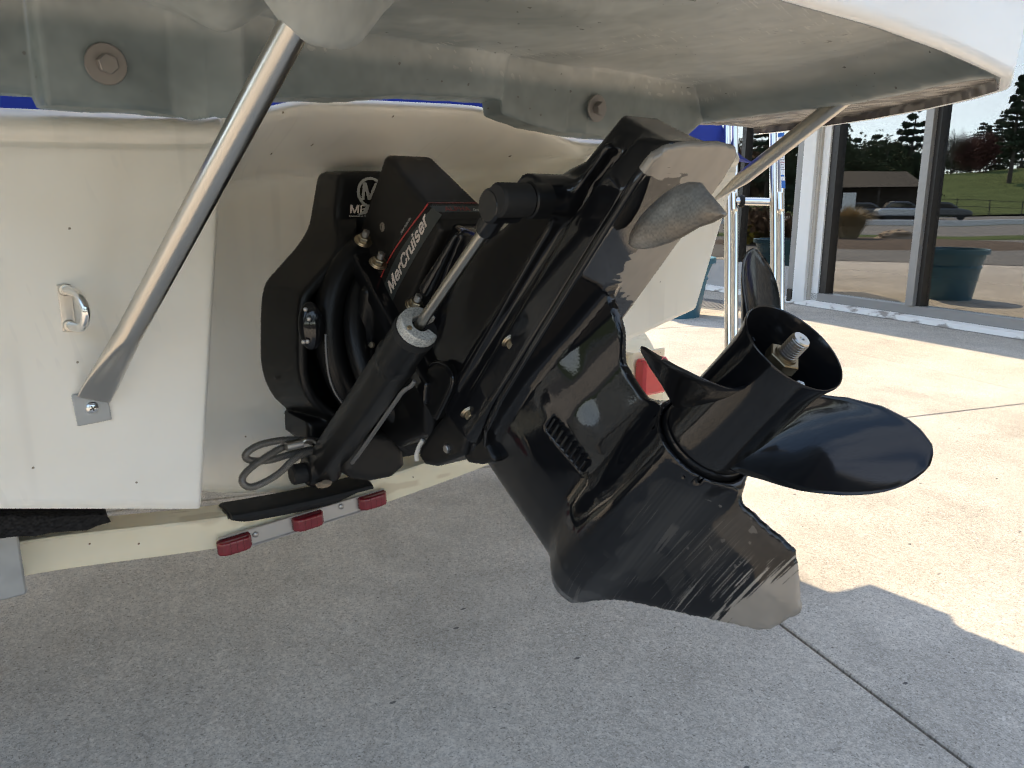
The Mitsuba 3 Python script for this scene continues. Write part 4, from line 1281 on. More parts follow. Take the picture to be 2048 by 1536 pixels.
# -- trim cylinder, port side; a twin to starboard stands behind the leg
def trim(sx, detail=True):
    X = 0.155 * sx
    if sx < 0:
        top = atX(1004, 412, X)
        low_ = atX(640, 938, X)
    else:
        top, low_ = [p * np.array([-1, 1, 1]) for p in (atX(1004, 412, -X), atX(640, 938, -X))]
    ax = unit(low_ - top)
    L = nm_(low_ - top)
    name = 'trim_cylinder'
    mouth = top + ax * np.clip((atX(838, 672, -0.155) - atX(1004, 412, -0.155)) @ unit(atX(640, 938, -0.155) - atX(1004, 412, -0.155)), 0, 1)
    Lm = nm_(mouth - top)
    # body
    def f(p):
        w = np.stack([p[0], p[1], p[2]], -1) - mouth
        t = w @ ax
        side_ = unit(np.cross(ax, [1.0, 0, 0]))
        v = w @ side_
        x = w[..., 0] - t * ax[0]
        r = np.hypot(v, x)
        Lb = L - Lm
        barrel = np.maximum(r - np.interp(t, [0, 0.012, 0.09, 0.10, Lb], [0.0320, 0.0325, 0.0325, 0.0268, 0.0268]), np.maximum(-t, t - Lb - 0.012))
        blk = sd_ext(np.maximum(np.abs(v) - 0.0285, np.abs(t - (0.085 + Lb) / 2) - (Lb - 0.085) / 2 - 0.008), np.abs(x) - 0.0195, 0.004)
        endb = np.hypot(t - Lb + 0.005, v) - 0.028
        endb = np.maximum(endb, np.abs(x) - 0.030)
        d = smin(smin(barrel, blk, 0.012), endb, 0.014)
        gro = np.hypot(np.abs(v) - 0.0, np.abs(x) - 0.040) - 0.009
        return d
    lo = np.minimum(mouth, low_) - 0.06
    hi = np.maximum(mouth, low_) + 0.06
    part(drv, name, nets(f, lo, hi, 0.0042), 'satin_black', True, ('port' if sx < 0 else 'starboard') + ' black trim cylinder slanting up to the leg')
    K = [k for k in _taken if k.startswith(drv + '__trim_cylinder') and k.count('__') == 1][-1] if False else (drv + '__trim_cylinder' + ('' if sx < 0 else '_001'))
    part(K, 'rod', rod(top + ax * 0.03, mouth + ax * 0.02, 0.0082, 28), 'rod_steel', 40, 'bare steel rod of the trim cylinder')
    part(K, 'rod_eye', cat_(lathe([(0, 0.012), (0.0145, 0.012), (0.0145, 0.040), (0.0125, 0.048), (0, 0.048)], top, ax, 28), rod(top - X1 * 0.022, top + X1 * 0.022, 0.021, 32, 0.003)), 'gloss_black', 35)
    part(K, 'seal', lathe([(0.0, -0.002), (0.0335, -0.002), (0.0342, 0.004), (0.0342, 0.010), (0.0325, 0.014), (0, 0.014)], mouth, ax, 44), 'rubber', 35)
    # zinc collar, open on one side
    arc = np.radians(np.linspace(-145, 145, 46))
    u1 = unit(np.array([sx, 0, 0]) - ax * (ax @ np.array([sx, 0, 0])) + 0.35 * unit(np.cross(ax, [1.0, 0, 0])) * -1)
    u2 = np.cross(ax, u1)
    secs = []
    for a in arc:
        e = math.cos(a) * u1 + math.sin(a) * u2
        secs.append([mouth + e * rr - ax * hh for rr, hh in ((0.013, 0.001), (0.0315, 0.001), (0.032, 0.004), (0.0305, 0.015), (0.0285, 0.0175), (0.0145, 0.0175), (0.013, 0.016), (0.013, 0.001))])
    S_ = np.array(secs)
    cm = grid_mesh(S_, flip=False)
    e0, e1_ = S_[0][:-1], S_[-1][:-1]
    caps = [tm(np.vstack([q_.mean(0), q_]), [[0, 1 + (i + fl_) % 7, 1 + (i + 1 - fl_) % 7] for i in range(7)]) for q_, fl_ in ((e0, 0), (e1_, 1))]
    m = cat_(cm, *caps)
    m.fix_normals()
    part(K, 'collar', m, 'collar_zinc', 35, 'pale speckled zinc collar')
    cs = mouth + (math.cos(math.radians(-35)) * u1 + math.sin(math.radians(-35)) * u2) * 0.023 - ax * 0.018
    part(K, 'collar_screw', lathe([(0, 0), (0.004, 0), (0.0035, 0.0022), (0, 0.0025)], cs, -ax, 16), 'bolt', 40)
    # pins and rubber caps
    part(K, 'lower_cap', cat_(rod(low_ + X1 * sx * 0.028, low_ + X1 * sx * 0.058, 0.0195, 32, 0.003)), 'rubber', 35)
    tp = atX(1000, 400, -0.17)
    tp = np.array([0.0, tp[1], tp[2]])
    part(K, 'pin_cap', rod(tp + X1 * sx * 0.128, tp + X1 * sx * 0.176, 0.0205, 40, 0.003), 'rubber', 35, 'round black rubber cap on the end of the pin')
    part(K, 'pin_sleeve', rod(tp + X1 * sx * 0.10, tp + X1 * sx * 0.129, 0.0225, 40, 0.002), 'satin_black', 35)
    if detail:
        pts = [atX(829, 762, X - 0.012), atX(822, 772, X - 0.014), atX(806, 783, X - 0.018), atX(790, 805, X - 0.02), atX(750, 862, X - 0.02), atX(722, 902, X - 0.018), atX(704, 926, X - 0.012)]
        part(K, 'pipe', tube(spline(pts, 8), 0.0034, 10), 'wire_dark', True)
        part(K, 'rust_edge', lump(atX(648, 968, X - 0.01), 0.010, 9, (1.6, 1, 0.6)), 'rock', True)


trim(-1)
trim(1, False)
# -- braided hoses looping out beside the cylinder
hp = [(700, 876), (660, 882), (620, 881), (570, 880), (525, 888), (499, 901), (491, 913), (503, 921), (540, 920), (590, 906), (640, 897), (700, 900)]
part(drv, 'braided_hose', tube(spline([atY(x, y, 1.36 - 0.045 * math.sin(math.pi * i / 11)) for i, (x, y) in enumerate(hp)], 10), 0.0064, 14), 'braid', True, 'grey braided hose, upper of the two loops')
hp = [(700, 905), (640, 902), (610, 906), (585, 921), (560, 945), (530, 964), (503, 974), (487, 968), (486, 953), (505, 933), (540, 909), (566, 895), (588, 890)]
part(drv, 'braided_hose', tube(spline([atY(x, y, 1.345 - 0.05 * math.sin(math.pi * i / 12)) for i, (x, y) in enumerate(hp)], 10), 0.0064, 14), 'braid', True, 'grey braided hose, lower of the two loops')
ft = spline([atY(x, y, 1.315) for x, y in ((572, 893), (588, 889), (604, 885), (612, 880), (626, 880), (636, 888), (648, 893))], 6)
part(drv, 'hose_fitting', tube(ft, np.interp(np.linspace(0, 1, len(ft)), [0, 0.34, 0.36, 1.0], [0.0085, 0.0085, 0.0042, 0.0042]), 14), 'stainless', 40)

# ------------------------------------------------------------------ trailer
tr = thing('boat_trailer', 'cream painted boat trailer under the stern with a row of three red lights', 'trailer')
YF = 1.38


def beam(pts, hgt, depth, bev=0.006):
    """Bent box beam: centre line in x, z of its front face at y = YF."""
    P = np.asarray(pts, float)
    t = np.gradient(P, axis=0)
    t /= np.linalg.norm(t, axis=1, keepdims=True)
    n = np.stack([-t[:, 1], t[:, 0]], -1)
    h = hgt / 2
    ring = [(h - bev, 0), (-h + bev, 0), (-h + bev * 0.3, bev * 0.3), (-h, bev), (-h, depth - bev), (-h + bev, depth), (h - bev, depth), (h, depth - bev), (h, bev), (h - bev * 0.3, bev * 0.3), (h - bev, 0)]
    S = np.array([[np.array([p[0] + m[0] * a, YF + b, p[1] + m[1] * a]) for a, b in ring] for p, m in zip(P, n)])
    return cat_(grid_mesh(S), tm(S[0][:-1], [[0, i + 1, i] for i in range(1, 9)]), tm(S[-1][:-1], [[0, i, i + 1] for i in range(1, 9)]))


xs = np.linspace(-0.66, 0.52, 60)
zb_ = np.interp(xs, [-0.66, -0.35, -0.28, -0.20, 0.0, 0.28, 1.0], [0.475, 0.431, 0.424, 0.425, 0.434, 0.462, 0.60])
zb_ = np.convolve(np.pad(zb_, 5, mode='edge'), np.ones(11) / 11, 'valid')
part(tr, 'crossmember', beam(np.stack([xs, zb_ + 0.031], -1), 0.062, 0.075), 'cream_paint', 25, 'cream box beam under the stern')
XM = tr + '__crossmember'
# long frame rails, starboard wheel, fender, tail light
for x in (-0.98, 0.98):
    part(tr, 'frame_rail', box([x - 0.03, 1.46 if x < 0 else 2.4, 0.37], [x + 0.03, 6.2, 0.46], 0.004), 'cream_paint', False)
def fender(x):
    a = np.radians(np.linspace(-8, 188, 36))
    S = []
    for t in a:
        e = np.array([0, -math.cos(t), math.sin(t)])
        c = np.array([x, 2.10, 0.33])
        S.append([c + e * r + X1 * w for w, r in ((-0.12, 0.335), (-0.12, 0.37), (-0.105, 0.385), (0.105, 0.385), (0.12, 0.37), (0.12, 0.335))])
    return grid_mesh(np.array(S))
for x in (-1.24, 1.20):
    part(tr, 'fender', fender(x), 'cream_paint', 30)
    w = part(tr, 'wheel', lathe([(0.0, -0.085), (0.20, -0.085), (0.295, -0.095), (0.315, -0.07), (0.315, 0.07), (0.295, 0.095), (0.20, 0.085), (0, 0.085)], [x, 2.10, 0.315], [1, 0, 0], 48), 'rubber', 30)
    part(w, 'rim', lathe([(0, -0.088), (0.05, -0.092), (0.06, -0.075), (0.19, -0.087), (0.2, -0.09), (0.2, 0.09), (0.19, 0.087), (0.06, 0.075), (0.05, 0.092), (0, 0.088)], [x, 2.10, 0.315], [1, 0, 0], 36), 'galvanised', 30)
LP = atX(1300, 750, 1.08)
tl = part(tr, 'tail_light', box(LP + [-0.052, -0.025, -0.06], LP + [0.06, 0.02, 0.055], 0.008), 'red_bright', False, 'square red tail light at the starboard fender')
part(tr, 'tail_light_bracket', box(LP + [-0.06, 0.02, -0.10], LP + [0.09, 0.03, 0.075], 0.002), 'cream_paint', False)
part(tr, 'tail_light_bracket', box(LP + [-0.07, 0.022, -0.02], LP + [-0.045, 0.45, 0.075], 0.008), 'cream_paint', False)
# galvanised post and carpeted bunk at the port end
part(tr, 'bracket_post', box(np.append(atY(-60, 1060, 1.36)[:1], [1.33, 0.462]), np.array([atY(44, 1120, 1.335)[0], 1.372, 0.62]), 0.003), 'galvanised', False, 'grey galvanised bracket under the bunk')
bk = [atY(224, 1050, 1.27)[0], 0]
bz0, bz1 = atY(100, 1073, 1.27)[2], 0.62
v = []
for y in (1.268, 1.9):
    for x, zz in ((-1.1, bz1 + 0.09), (bk[0] - 0.02, bz1 - 0.03), (bk[0], bz1 - 0.045), (bk[0] - 0.006, bz0 + 0.018), (bk[0] - 0.035, bz0), (-1.1, bz0 + 0.06)):
        v.append([x, y, zz])
bkm = trimesh.convex.convex_hull(np.array(v)).subdivide_to_size(0.03)
bkm.vertices += 0.006 * (meshkit.noise(bkm.vertices * 60, 3)[:, None] - 0.5)
part(tr, 'carpeted_bunk', bkm, 'carpet', True, 'black carpeted bunk board')
# rubber keel pad
K0, K1 = atY(462, 1027, 1.365), atY(744, 966, 1.365)
padx = np.linspace(K0[0], K1[0], 30)
tt = np.linspace(0, 1, 30)
ztop = K0[2] + (K1[2] - K0[2]) * tt - 0.004 * np.sin(np.pi * tt)
thick = np.interp(tt, [0, 0.06, 0.12, 0.5, 0.72, 0.80, 0.88, 1.0], [0.012, 0.018, 0.020, 0.021, 0.020, 0.015, 0.010, 0.007])
S = []
for x, zt, h in zip(padx, ztop, thick):
    S.append([[x, 1.42, zt + 0.004], [x, 1.37, zt], [x, 1.361, zt - 0.004], [x, 1.358, zt - 0.010], [x, 1.360, zt - h], [x, 1.37, zt - h - 0.002], [x, 1.44, zt - h + 0.004]])
S = np.array(S)
pm = cat_(grid_mesh(S, flip=True), tm(S[0], [[0, i, i + 1] for i in range(1, 6)]), tm(S[-1], [[0, i + 1, i] for i in range(1, 6)]))
pm.fix_normals()
part(tr, 'keel_pad', pm, 'rubber', 35, 'black rubber pad under the keel')
for i in range(7):
    c = S[0][0] * (0.15 + 0.1 * i) + S[0][1] * (0.85 - 0.1 * i)
    part(tr + '__keel_pad', 'groove', obox(c + [-0.001, 0, -0.010], X1, [0, 1, 0], Z1, (0.003, 0.004, 0.009)), 'print_black', False)
# light bar
L0, L1 = atY(438, 1093, 1.372), atY(768, 992, 1.372)
lx = unit(L1 - L0)
lz = unit(np.cross(lx, [0, 1.0, 0]))
if lz[2] < 0: lz = -lz
ly = np.array([0, 1.0, 0])
Lc = (L0 + L1) / 2
Ln = nm_(L1 - L0)
bar = part(tr, 'light_bar', obox(Lc, lx, ly, lz, (Ln, 0.004, 0.036), 0.0012), 'aluminium', 20, 'aluminium strip carrying the three red lights')
for dz in (0.0165, -0.0165):
    part(bar, 'edge', obox(Lc + lz * dz - ly * 0.003, lx, ly, lz, (Ln, 0.005, 0.0035), 0.001), 'aluminium', 20)
for px_, py_, nm0 in ((469, 1088, 'left'), (616, 1041, 'middle'), (745, 1000, 'right')):
    c = atY(px_, py_, 1.365)
    base_ = obox(c + ly * 0.001, lx, ly, lz, (0.062, 0.012, 0.029), 0.003)
    prof = [(-0.031, 0), (0.031, 0), (0.031, 0.004), (0.024, 0.014), (0.017, 0.0165), (-0.017, 0.0165), (-0.024, 0.014), (-0.031, 0.004)]
    MM = np.eye(4)
    MM[:3, 0], MM[:3, 1], MM[:3, 2], MM[:3, 3] = lx, -ly, np.cross(lx, -ly), c
    lens = plate([(a, b) for a, b in prof], -0.013, 0.013, 0.004, 0.0022, MM)
    k_ = part(tr, 'marker_light', lens, 'red_lens', True, f'{nm0} red marker light of the three')
    part(k_, 'base', base_, 'red_lens_inner', 20)
    for o in (-0.012, 0.0, 0.012):
        part(k_, 'lens_rib', obox(c + lx * o - ly * 0.0145, lx, ly, lz, (0.0012, 0.005, 0.024), 0.0004), 'red_lens_inner', False)
for px_, py_ in ((511, 1069), (682, 1013)):
    part(bar, 'rivet', lathe([(0, 0), (0.006, 0), (0.0052, 0.003), (0.003, 0.0045), (0, 0.0048)], atY(px_, py_, 1.3695), [0, -1, 0], 20), 'bolt_grey', 40)

# ------------------------------------------------------------------ blue cover over the boat
def cover():
    ys = np.concatenate([np.linspace(1.40, 2.6, 50), np.linspace(2.7, 6.2, 30)])
    S = []
    for i, y in enumerate(ys):
        k = np.interp(y, [1.2, 4.0, 5.5, 6.3], [1.0, 0.98, 0.6, 0.15])
        hemR = np.interp(y, [1.2, 1.86, 1.88, 2.14, 2.17, 2.6], [1.27, 1.275, 1.325, 1.325, 1.19, 1.18])
        hemz = 1.17 + 0.02 * math.sin(y * 9)
        top = np.interp(y, [1.2, 1.5, 2.2, 3.5, 6.2], [1.33, 1.48, 1.72, 1.65, 1.35])
        r = []
        for t in np.concatenate([[0, 1e-6, 1e-5, 1e-4, 1e-3, 4e-3], np.linspace(0.012, 0.988, 40), [0.996, 0.999, 0.9999, 0.99999, 0.999999, 1]]):
            u = abs(2 * t - 1)
            zz_ = hemz + (top - hemz) * (1 - u ** 7) ** 0.6
            x = (-1.13 + 2.26 * t) * k
            x += (hemR - 1.13) * math.exp(-(zz_ - hemz) / 0.03) * (1 if t > 0.5 else -0.4)
            r.append([x, y, zz_])
        S.append(r)
    S = np.array(S)
    S[..., 2] += 0.02 * (meshkit.fbm(S * 4, 3, 3) - 0.5)
    end = S[0].copy()
    end[:, 1] += 0.01
    end[:, 2] = np.minimum(end[:, 2], 1.188)
    m = cat_(grid_mesh(S, flip=True), grid_mesh(np.array([S[0], end]), flip=False))
    return m


whole('boat_cover', cover(), 'blue_canvas', 'dark blue canvas cover stretched over the boat, a strip of it showing above the transom', 'cover', smooth=True)

# ------------------------------------------------------------------ folding ladder to starboard
def at_depth(x, y, t): return EYE + sight(x, y) * t
lad = thing('boarding_ladder', 'polished steel boarding ladder with paired tubes standing between the boat and the building', 'ladder')
TB = 2.12
for (xa, ya), (xb, yb), dt in (((1454, 255), (1457, 880), 0.0), ((1469, 255), (1470, 880), 0.035), ((1546, 245), (1549, 860), 0.0), ((1561, 245), (1563, 860), 0.035)):
    A0, A1 = at_depth(xa, ya, TB + dt), at_depth(xb, yb, TB + dt)
    part(lad, 'rail', rod(A0 + (A0 - A1) * 0.35, A1, 0.0096, 22, 0.003), 'chrome', 40)
R0_, R1_ = at_depth(1462, 402, TB + 0.01), at_depth(1556, 404, TB + 0.01)
part(lad, 'rung', rod(R0_, R1_, 0.0105, 22), 'chrome', 40)
R2_, R3_ = at_depth(1464, 800, TB + 0.01), at_depth(1556, 790, TB + 0.01)
part(lad, 'rung', rod(R2_, R3_, 0.0105, 22), 'chrome', 40)
for c0, dt in (((1461, 0), 0.016), ((1554, 0), 0.016)):
    A0, A1 = at_depth(c0[0], 386, TB + dt), at_depth(c0[0], 424, TB + dt)
    part(lad, 'hinge_sleeve', rod(A0, A1, 0.0195, 30, 0.004), 'chrome', 40)
kk_ = unit(R1_ - R0_)
part(lad, 'rubber_stop', lathe([(0.0105, 0), (0.016, 0), (0.018, 0.005), (0.016, 0.011), (0.0105, 0.011)], R0_ + kk_ * 0.024, kk_, 24), 'rubber', 40)
# label wrapped on the rear right tube
lt = at_depth(1561, 268, TB + 0.02)
lb = at_depth(1563, 378, TB + 0.02)
la = unit(lb - lt)
LL = nm_(lb - lt)
lx_ = unit(np.cross(la, e_f))
if lx_ @ e_r < 0: lx_ = -lx_
lzv = unit(np.cross(la, lx_))
if lzv @ e_f > 0: lzv = -lzv


def wrap(t0_, t1_, r, a0=-75, a1=75):
    a = np.radians(np.linspace(a0, a1, 16))
    tc, td = at_depth(1561, 268, TB + 0.035), at_depth(1563, 378, TB + 0.035)
    return grid_mesh(np.array([[tc + (td - tc) * t + lx_ * r * math.sin(x) + lzv * r * math.cos(x) for x in a] for t in (t0_, t1_)]))


kl = part(lad, 'label', wrap(0, 1, 0.0099), 'label_white', True, 'white warning label with blue ends on the right tube')
part(kl, 'blue_band', wrap(0.0, 0.07, 0.0101), 'label_blue', True)
part(kl, 'blue_band', wrap(0.86, 1.0, 0.0101), 'label_blue', True)
for i in range(13):
    t_ = 0.12 + i * 0.045
    part(kl, 'print_line', wrap(t_, t_ + 0.012, 0.0101, -48 + 7 * (i % 3), 52 - 9 * ((i * 5) % 4)), 'label_ink' if i % 5 != 4 else 'print_red', True)
part(kl, 'print_line', wrap(0.76, 0.79, 0.0101, -40, 30), 'label_blue', True)

# ------------------------------------------------------------------ building to starboard
bl = thing('glass_front_building', 'low building with tall mirror glass panes in grey frames and a white post', 'building')
F0 = atZ(1572, 606, 0)
bu = u_w * -1.0                                    # along the facade, towards the viewer's right
bu = unit(atZ(2048, 681, 0) - F0)
bn = np.array([-bu[1], bu[0], 0])
if bn @ (EYE - F0) < 0: bn = -bn                   # out of the wall
WALL = F0 - bn * 0.10                              # plane of the frames


def onwall(x, y, off=0.0):
    P = meet(x, y, bn, bn @ (WALL + bn * off))
    w = P - WALL
    return np.array([w @ bu, w[2]])


def wbox(u0, u1, z0, z1, o0, o1, bev=0.0):
    c = WALL + bu * (u0 + u1) / 2 + bn * (o0 + o1) / 2 + e_z * (z0 + z1) / 2
    return obox(c, bu, -bn, e_z, (abs(u1 - u0), abs(o1 - o0), abs(z1 - z0)), bev)


uP0, uP1 = onwall(1588, 590, 0.06)[0], onwall(1611, 592, 0.06)[0]
uT = onwall(1624, 594, 0.0)[0]
uG = onwall(1650, 590, 0.0)[0]
uM0, uM1 = onwall(1808, 616, 0.05)[0], onwall(1823, 618, 0.05)[0]
uM2 = onwall(1839, 621, 0.0)[0]
zS0 = 0.062
zS1 = zS0 + 0.085
HW = 2.75
BAY = uM0 - uG
ends = [uM2]
# white post, tan return, dark gasket
part(bl, 'post', wbox(uP0, uP1, 0.02, HW, -0.10, 0.09, 0.004), 'paint_white_blue', False, 'white corner post beside the left pane')
part(bl, 'post_return', wbox(uP1, uT, 0.03, HW, -0.10, 0.05), 'frame_tan', False)
part(bl, 'jamb', wbox(uT, uT + (uG - uT) * 0.5, zS0, HW, -0.10, 0.02), 'paint_white_blue', False)
part(bl, 'gasket', wbox(uT + (uG - uT) * 0.5, uG, zS0, HW, -0.10, 0.0), 'frame_dark', False)
u = uG
for k in range(5):
    e = u + BAY
    part(bl, 'pane', tm([WALL + bu * u - bn * 0.055 + e_z * zS1, WALL + bu * e - bn * 0.055 + e_z * zS1, WALL + bu * e - bn * 0.055 + e_z * HW, WALL + bu * u - bn * 0.055 + e_z * HW], [[0, 1, 2], [0, 2, 3]]), 'mirror_pane', False, 'mirror glass pane reflecting the car park' if k < 2 else None)
    part(bl, 'mullion', wbox(e, e + (uM1 - uM0), zS1, HW, -0.08, 0.05, 0.003), 'frame_grey', False)
    part(bl, 'gasket', wbox(e + (uM1 - uM0), e + (uM2 - uM0), zS1, HW, -0.08, 0.0), 'frame_dark', False)
    u = e + (uM2 - uM0)
uEnd = u
part(bl, 'sill', wbox(uT, uEnd, zS0, zS1, -0.09, 0.02, 0.004), 'frame_grey', False)
part(bl, 'header', wbox(uT, uEnd, HW, HW + 0.12, -0.10, 0.05, 0.004), 'frame_grey', False)
# left bay: panel below, glass above
uL0 = onwall(1474, 560, 0.0)[0]
zL = onwall(1520, 528, 0.0)[1]
part(bl, 'jamb', wbox(uP0 - 0.16, uP0, 0.02, HW, -0.10, 0.02), 'frame_grey', False)
uu = uP0 - 0.16
part(bl, 'spandrel_panel', wbox(-7.0, uu, 0.02, zL, -0.12, -0.02), 'spandrel', False, 'pale grey panel below the left glass')
wL = uu - uL0
while uu > -6.5:
    part(bl, 'pane', tm([WALL + bu * (uu - wL) - bn * 0.055 + e_z * zL, WALL + bu * uu - bn * 0.055 + e_z * zL, WALL + bu * uu - bn * 0.055 + e_z * HW, WALL + bu * (uu - wL) - bn * 0.055 + e_z * HW], [[0, 1, 2], [0, 2, 3]]), 'mirror_pane', False)
    part(bl, 'gasket', wbox(uu - wL - 0.07, uu - wL, zL, HW, -0.10, 0.0), 'frame_dark', False)
    uu -= wL + 0.07
part(bl, 'header', wbox(-7.0, uP0, HW, HW + 0.12, -0.10, 0.02), 'frame_grey', False)
part(bl, 'spandrel_panel', wbox(-14.0, -7.0, 0.02, HW + 0.12, -0.3, -0.02), 'stucco', False)
# roof with a deep eave, floor, back wall
EAVE = 1.66
part(bl, 'eave', wbox(-14.5, uEnd + 3, HW + 0.12, HW + 0.5, -4.2, EAVE, 0.01), 'paint_white_blue', False)
part(bl, 'wall', wbox(-14, uEnd + 3, 0.0, HW + 0.12, -4.1, -4.0), 'dark_room', False)
part(bl, 'floor', wbox(-14, uEnd + 3, 0.0, 0.03, -4.0, -0.11), 'dark_room', False)
part(bl, 'wall', wbox(uEnd, uEnd + 3, 0.02, HW + 0.12, -0.3, -0.02), 'stucco', False)
# painted curb along the wall, worn and uneven
cu = np.linspace(-7, uEnd + 3, 420)
jit = 0.012 * (meshkit.fbm(np.stack([cu * 3, cu * 0, cu * 0], -1), 4, 6) - 0.5)
S = []
for uu_, j_ in zip(cu, jit):
    b = WALL + bu * uu_
    S.append([b + bn * o + e_z * z for o, z in ((-0.02, zS0 * 0.99), (0.055 + j_, zS0 * 0.96), (0.088 + 2 * j_, zS0 * 0.75), (0.100 + 2 * j_, 0.006))])
part(bl, 'curb', grid_mesh(np.array(S), flip=True), 'curb_paint', 30, 'worn white painted curb at the foot of the glass')
part(bl, 'downpipe_foot', wbox(uP0 - 0.09, uP0 - 0.015, 0.01, 0.16, 0.03, 0.09, 0.006), 'frame_dark', False)

# ------------------------------------------------------------------ ribbed mat
mt0 = atZ(1405, 607, 0)
mv = unit(atZ(1455, 612, 0) - mt0)
mu = np.array([-mv[1], mv[0], 0])
mk = thing('ribbed_mat', 'grey ribbed metal mat lying on the pavement behind the ladder', 'mat')
part(mk, 'base', obox(mt0 + mv * 0.15 + mu * 0.0 + e_z * 0.004, mv, mu, e_z, (0.95, 0.75, 0.008)), 'mat_rib', False)
for i in range(24):
    part(mk, 'rib', obox(mt0 + mv * (0.15 - 0.46 + i * 0.04) + e_z * 0.013, unit(mv + 0.25 * mu), unit(mu - 0.25 * mv), e_z, (0.02, 0.70, 0.010), 0.003), 'mat_rib', False)

# ------------------------------------------------------------------ what stands across the car park (seen in the glass)
def mirror(P):
    P = np.asarray(P, float)
    q = WALL - bn * 0.055
    return P - 2 * ((P - q) @ bn) * bn


def seen(x, y, z=0.0):
    """Ground point whose image in the glass lies on this sight line."""
    return mirror(atZ(x, y, z))


def far(x, dist):
    """Ground point at a distance whose image lies in this direction."""
    r = sight(x, 416)
    r = unit([r[0], r[1], 0])
    return mirror(np.append(EYE[:2] + r[:2] * dist, 0))


cen = far(1850, 60)
out = unit(cen - mirror(EYE * [1, 1, 0]))
sidev = np.array([-out[1], out[0], 0])
cam_i = mirror(EYE * [1, 1, 0])


def strip(d0, d1, z, w=140, n=2, lift=None):
    c0, c1 = cam_i + out * d0, cam_i + out * d1
    return tm([c0 - sidev * w + e_z * z, c0 + sidev * w + e_z * z, c1 + sidev * w + e_z * z, c1 - sidev * w + e_z * z], [[0, 1, 2], [0, 2, 3]])


def norm_up(m):
    if m.face_normals[0][2] < 0: m.faces = m.faces[:, ::-1]
    return m


whole('asphalt_road', norm_up(strip(17.0, 30, 0.006)), 'asphalt', 'dark asphalt lane across the forecourt', kind='structure', smooth=False)
whole('grass_verge', norm_up(strip(30, 34, 0.010)), 'grass', 'strip of grass behind the guard rail', kind='structure', smooth=False)
whole('car_park', norm_up(strip(34, 118, 0.006)), 'asphalt', 'asphalt car park beyond the guard rail', kind='structure', smooth=False)
hx = np.linspace(-170, 170, 60)
hy = np.linspace(112, 260, 40)
S = np.array([[cam_i + out * (y + 0.0) + sidev * x + e_z * (0.02 + 9 * sstep(112, 215, y) + 0.5 * math.sin(x * 0.05)) for y in hy] for x in hx])
hm = grid_mesh(S)
if hm.face_normals[:, 2].mean() < 0: hm.faces = hm.faces[:, ::-1]
whole('grass_hill', hm, 'grass', 'green grass slope rising beyond the car park', kind='structure', smooth=True)
whole('ground', tm([[-900, -900, -0.2], [900, -900, -0.2], [900, 900, -0.2], [-900, 900, -0.2]], [[0, 1, 2], [0, 2, 3]]), 'grass', 'wide ground under everything', kind='structure', smooth=False)


def leaves(n, centre, radii, size, seed, shell=0.55, lumps=9, squash=1.0):
    r = np.random.default_rng(seed)
    lc = r.normal(size=(lumps, 3))
    lc = lc / np.linalg.norm(lc, axis=1, keepdims=True) * r.uniform(0.25, 0.8, (lumps, 1))
    k = r.integers(0, lumps, n)
    p = lc[k] + r.normal(size=(n, 3)) * 0.20
    p = np.asarray(centre) + p * np.asarray(radii)
    a = r.normal(size=(n, 3))
    a /= np.linalg.norm(a, axis=1, keepdims=True)
    b = np.cross(a, r.normal(size=(n, 3)))
    b /= np.linalg.norm(b, axis=1, keepdims=True)
    s = size * r.uniform(0.5, 1.2, (n, 1))
    v = np.stack([p - a * s - b * s * 0.5, p + a * s - b * s * 0.5, p + a * s * 0.8 + b * s * 0.6, p - a * s * 0.8 + b * s * 0.6], 1).reshape(-1, 3)
    q = np.arange(4 * n).reshape(-1, 4)
    return tm(v, np.vstack([q[:, [0, 1, 2]], q[:, [0, 2, 3]]]))


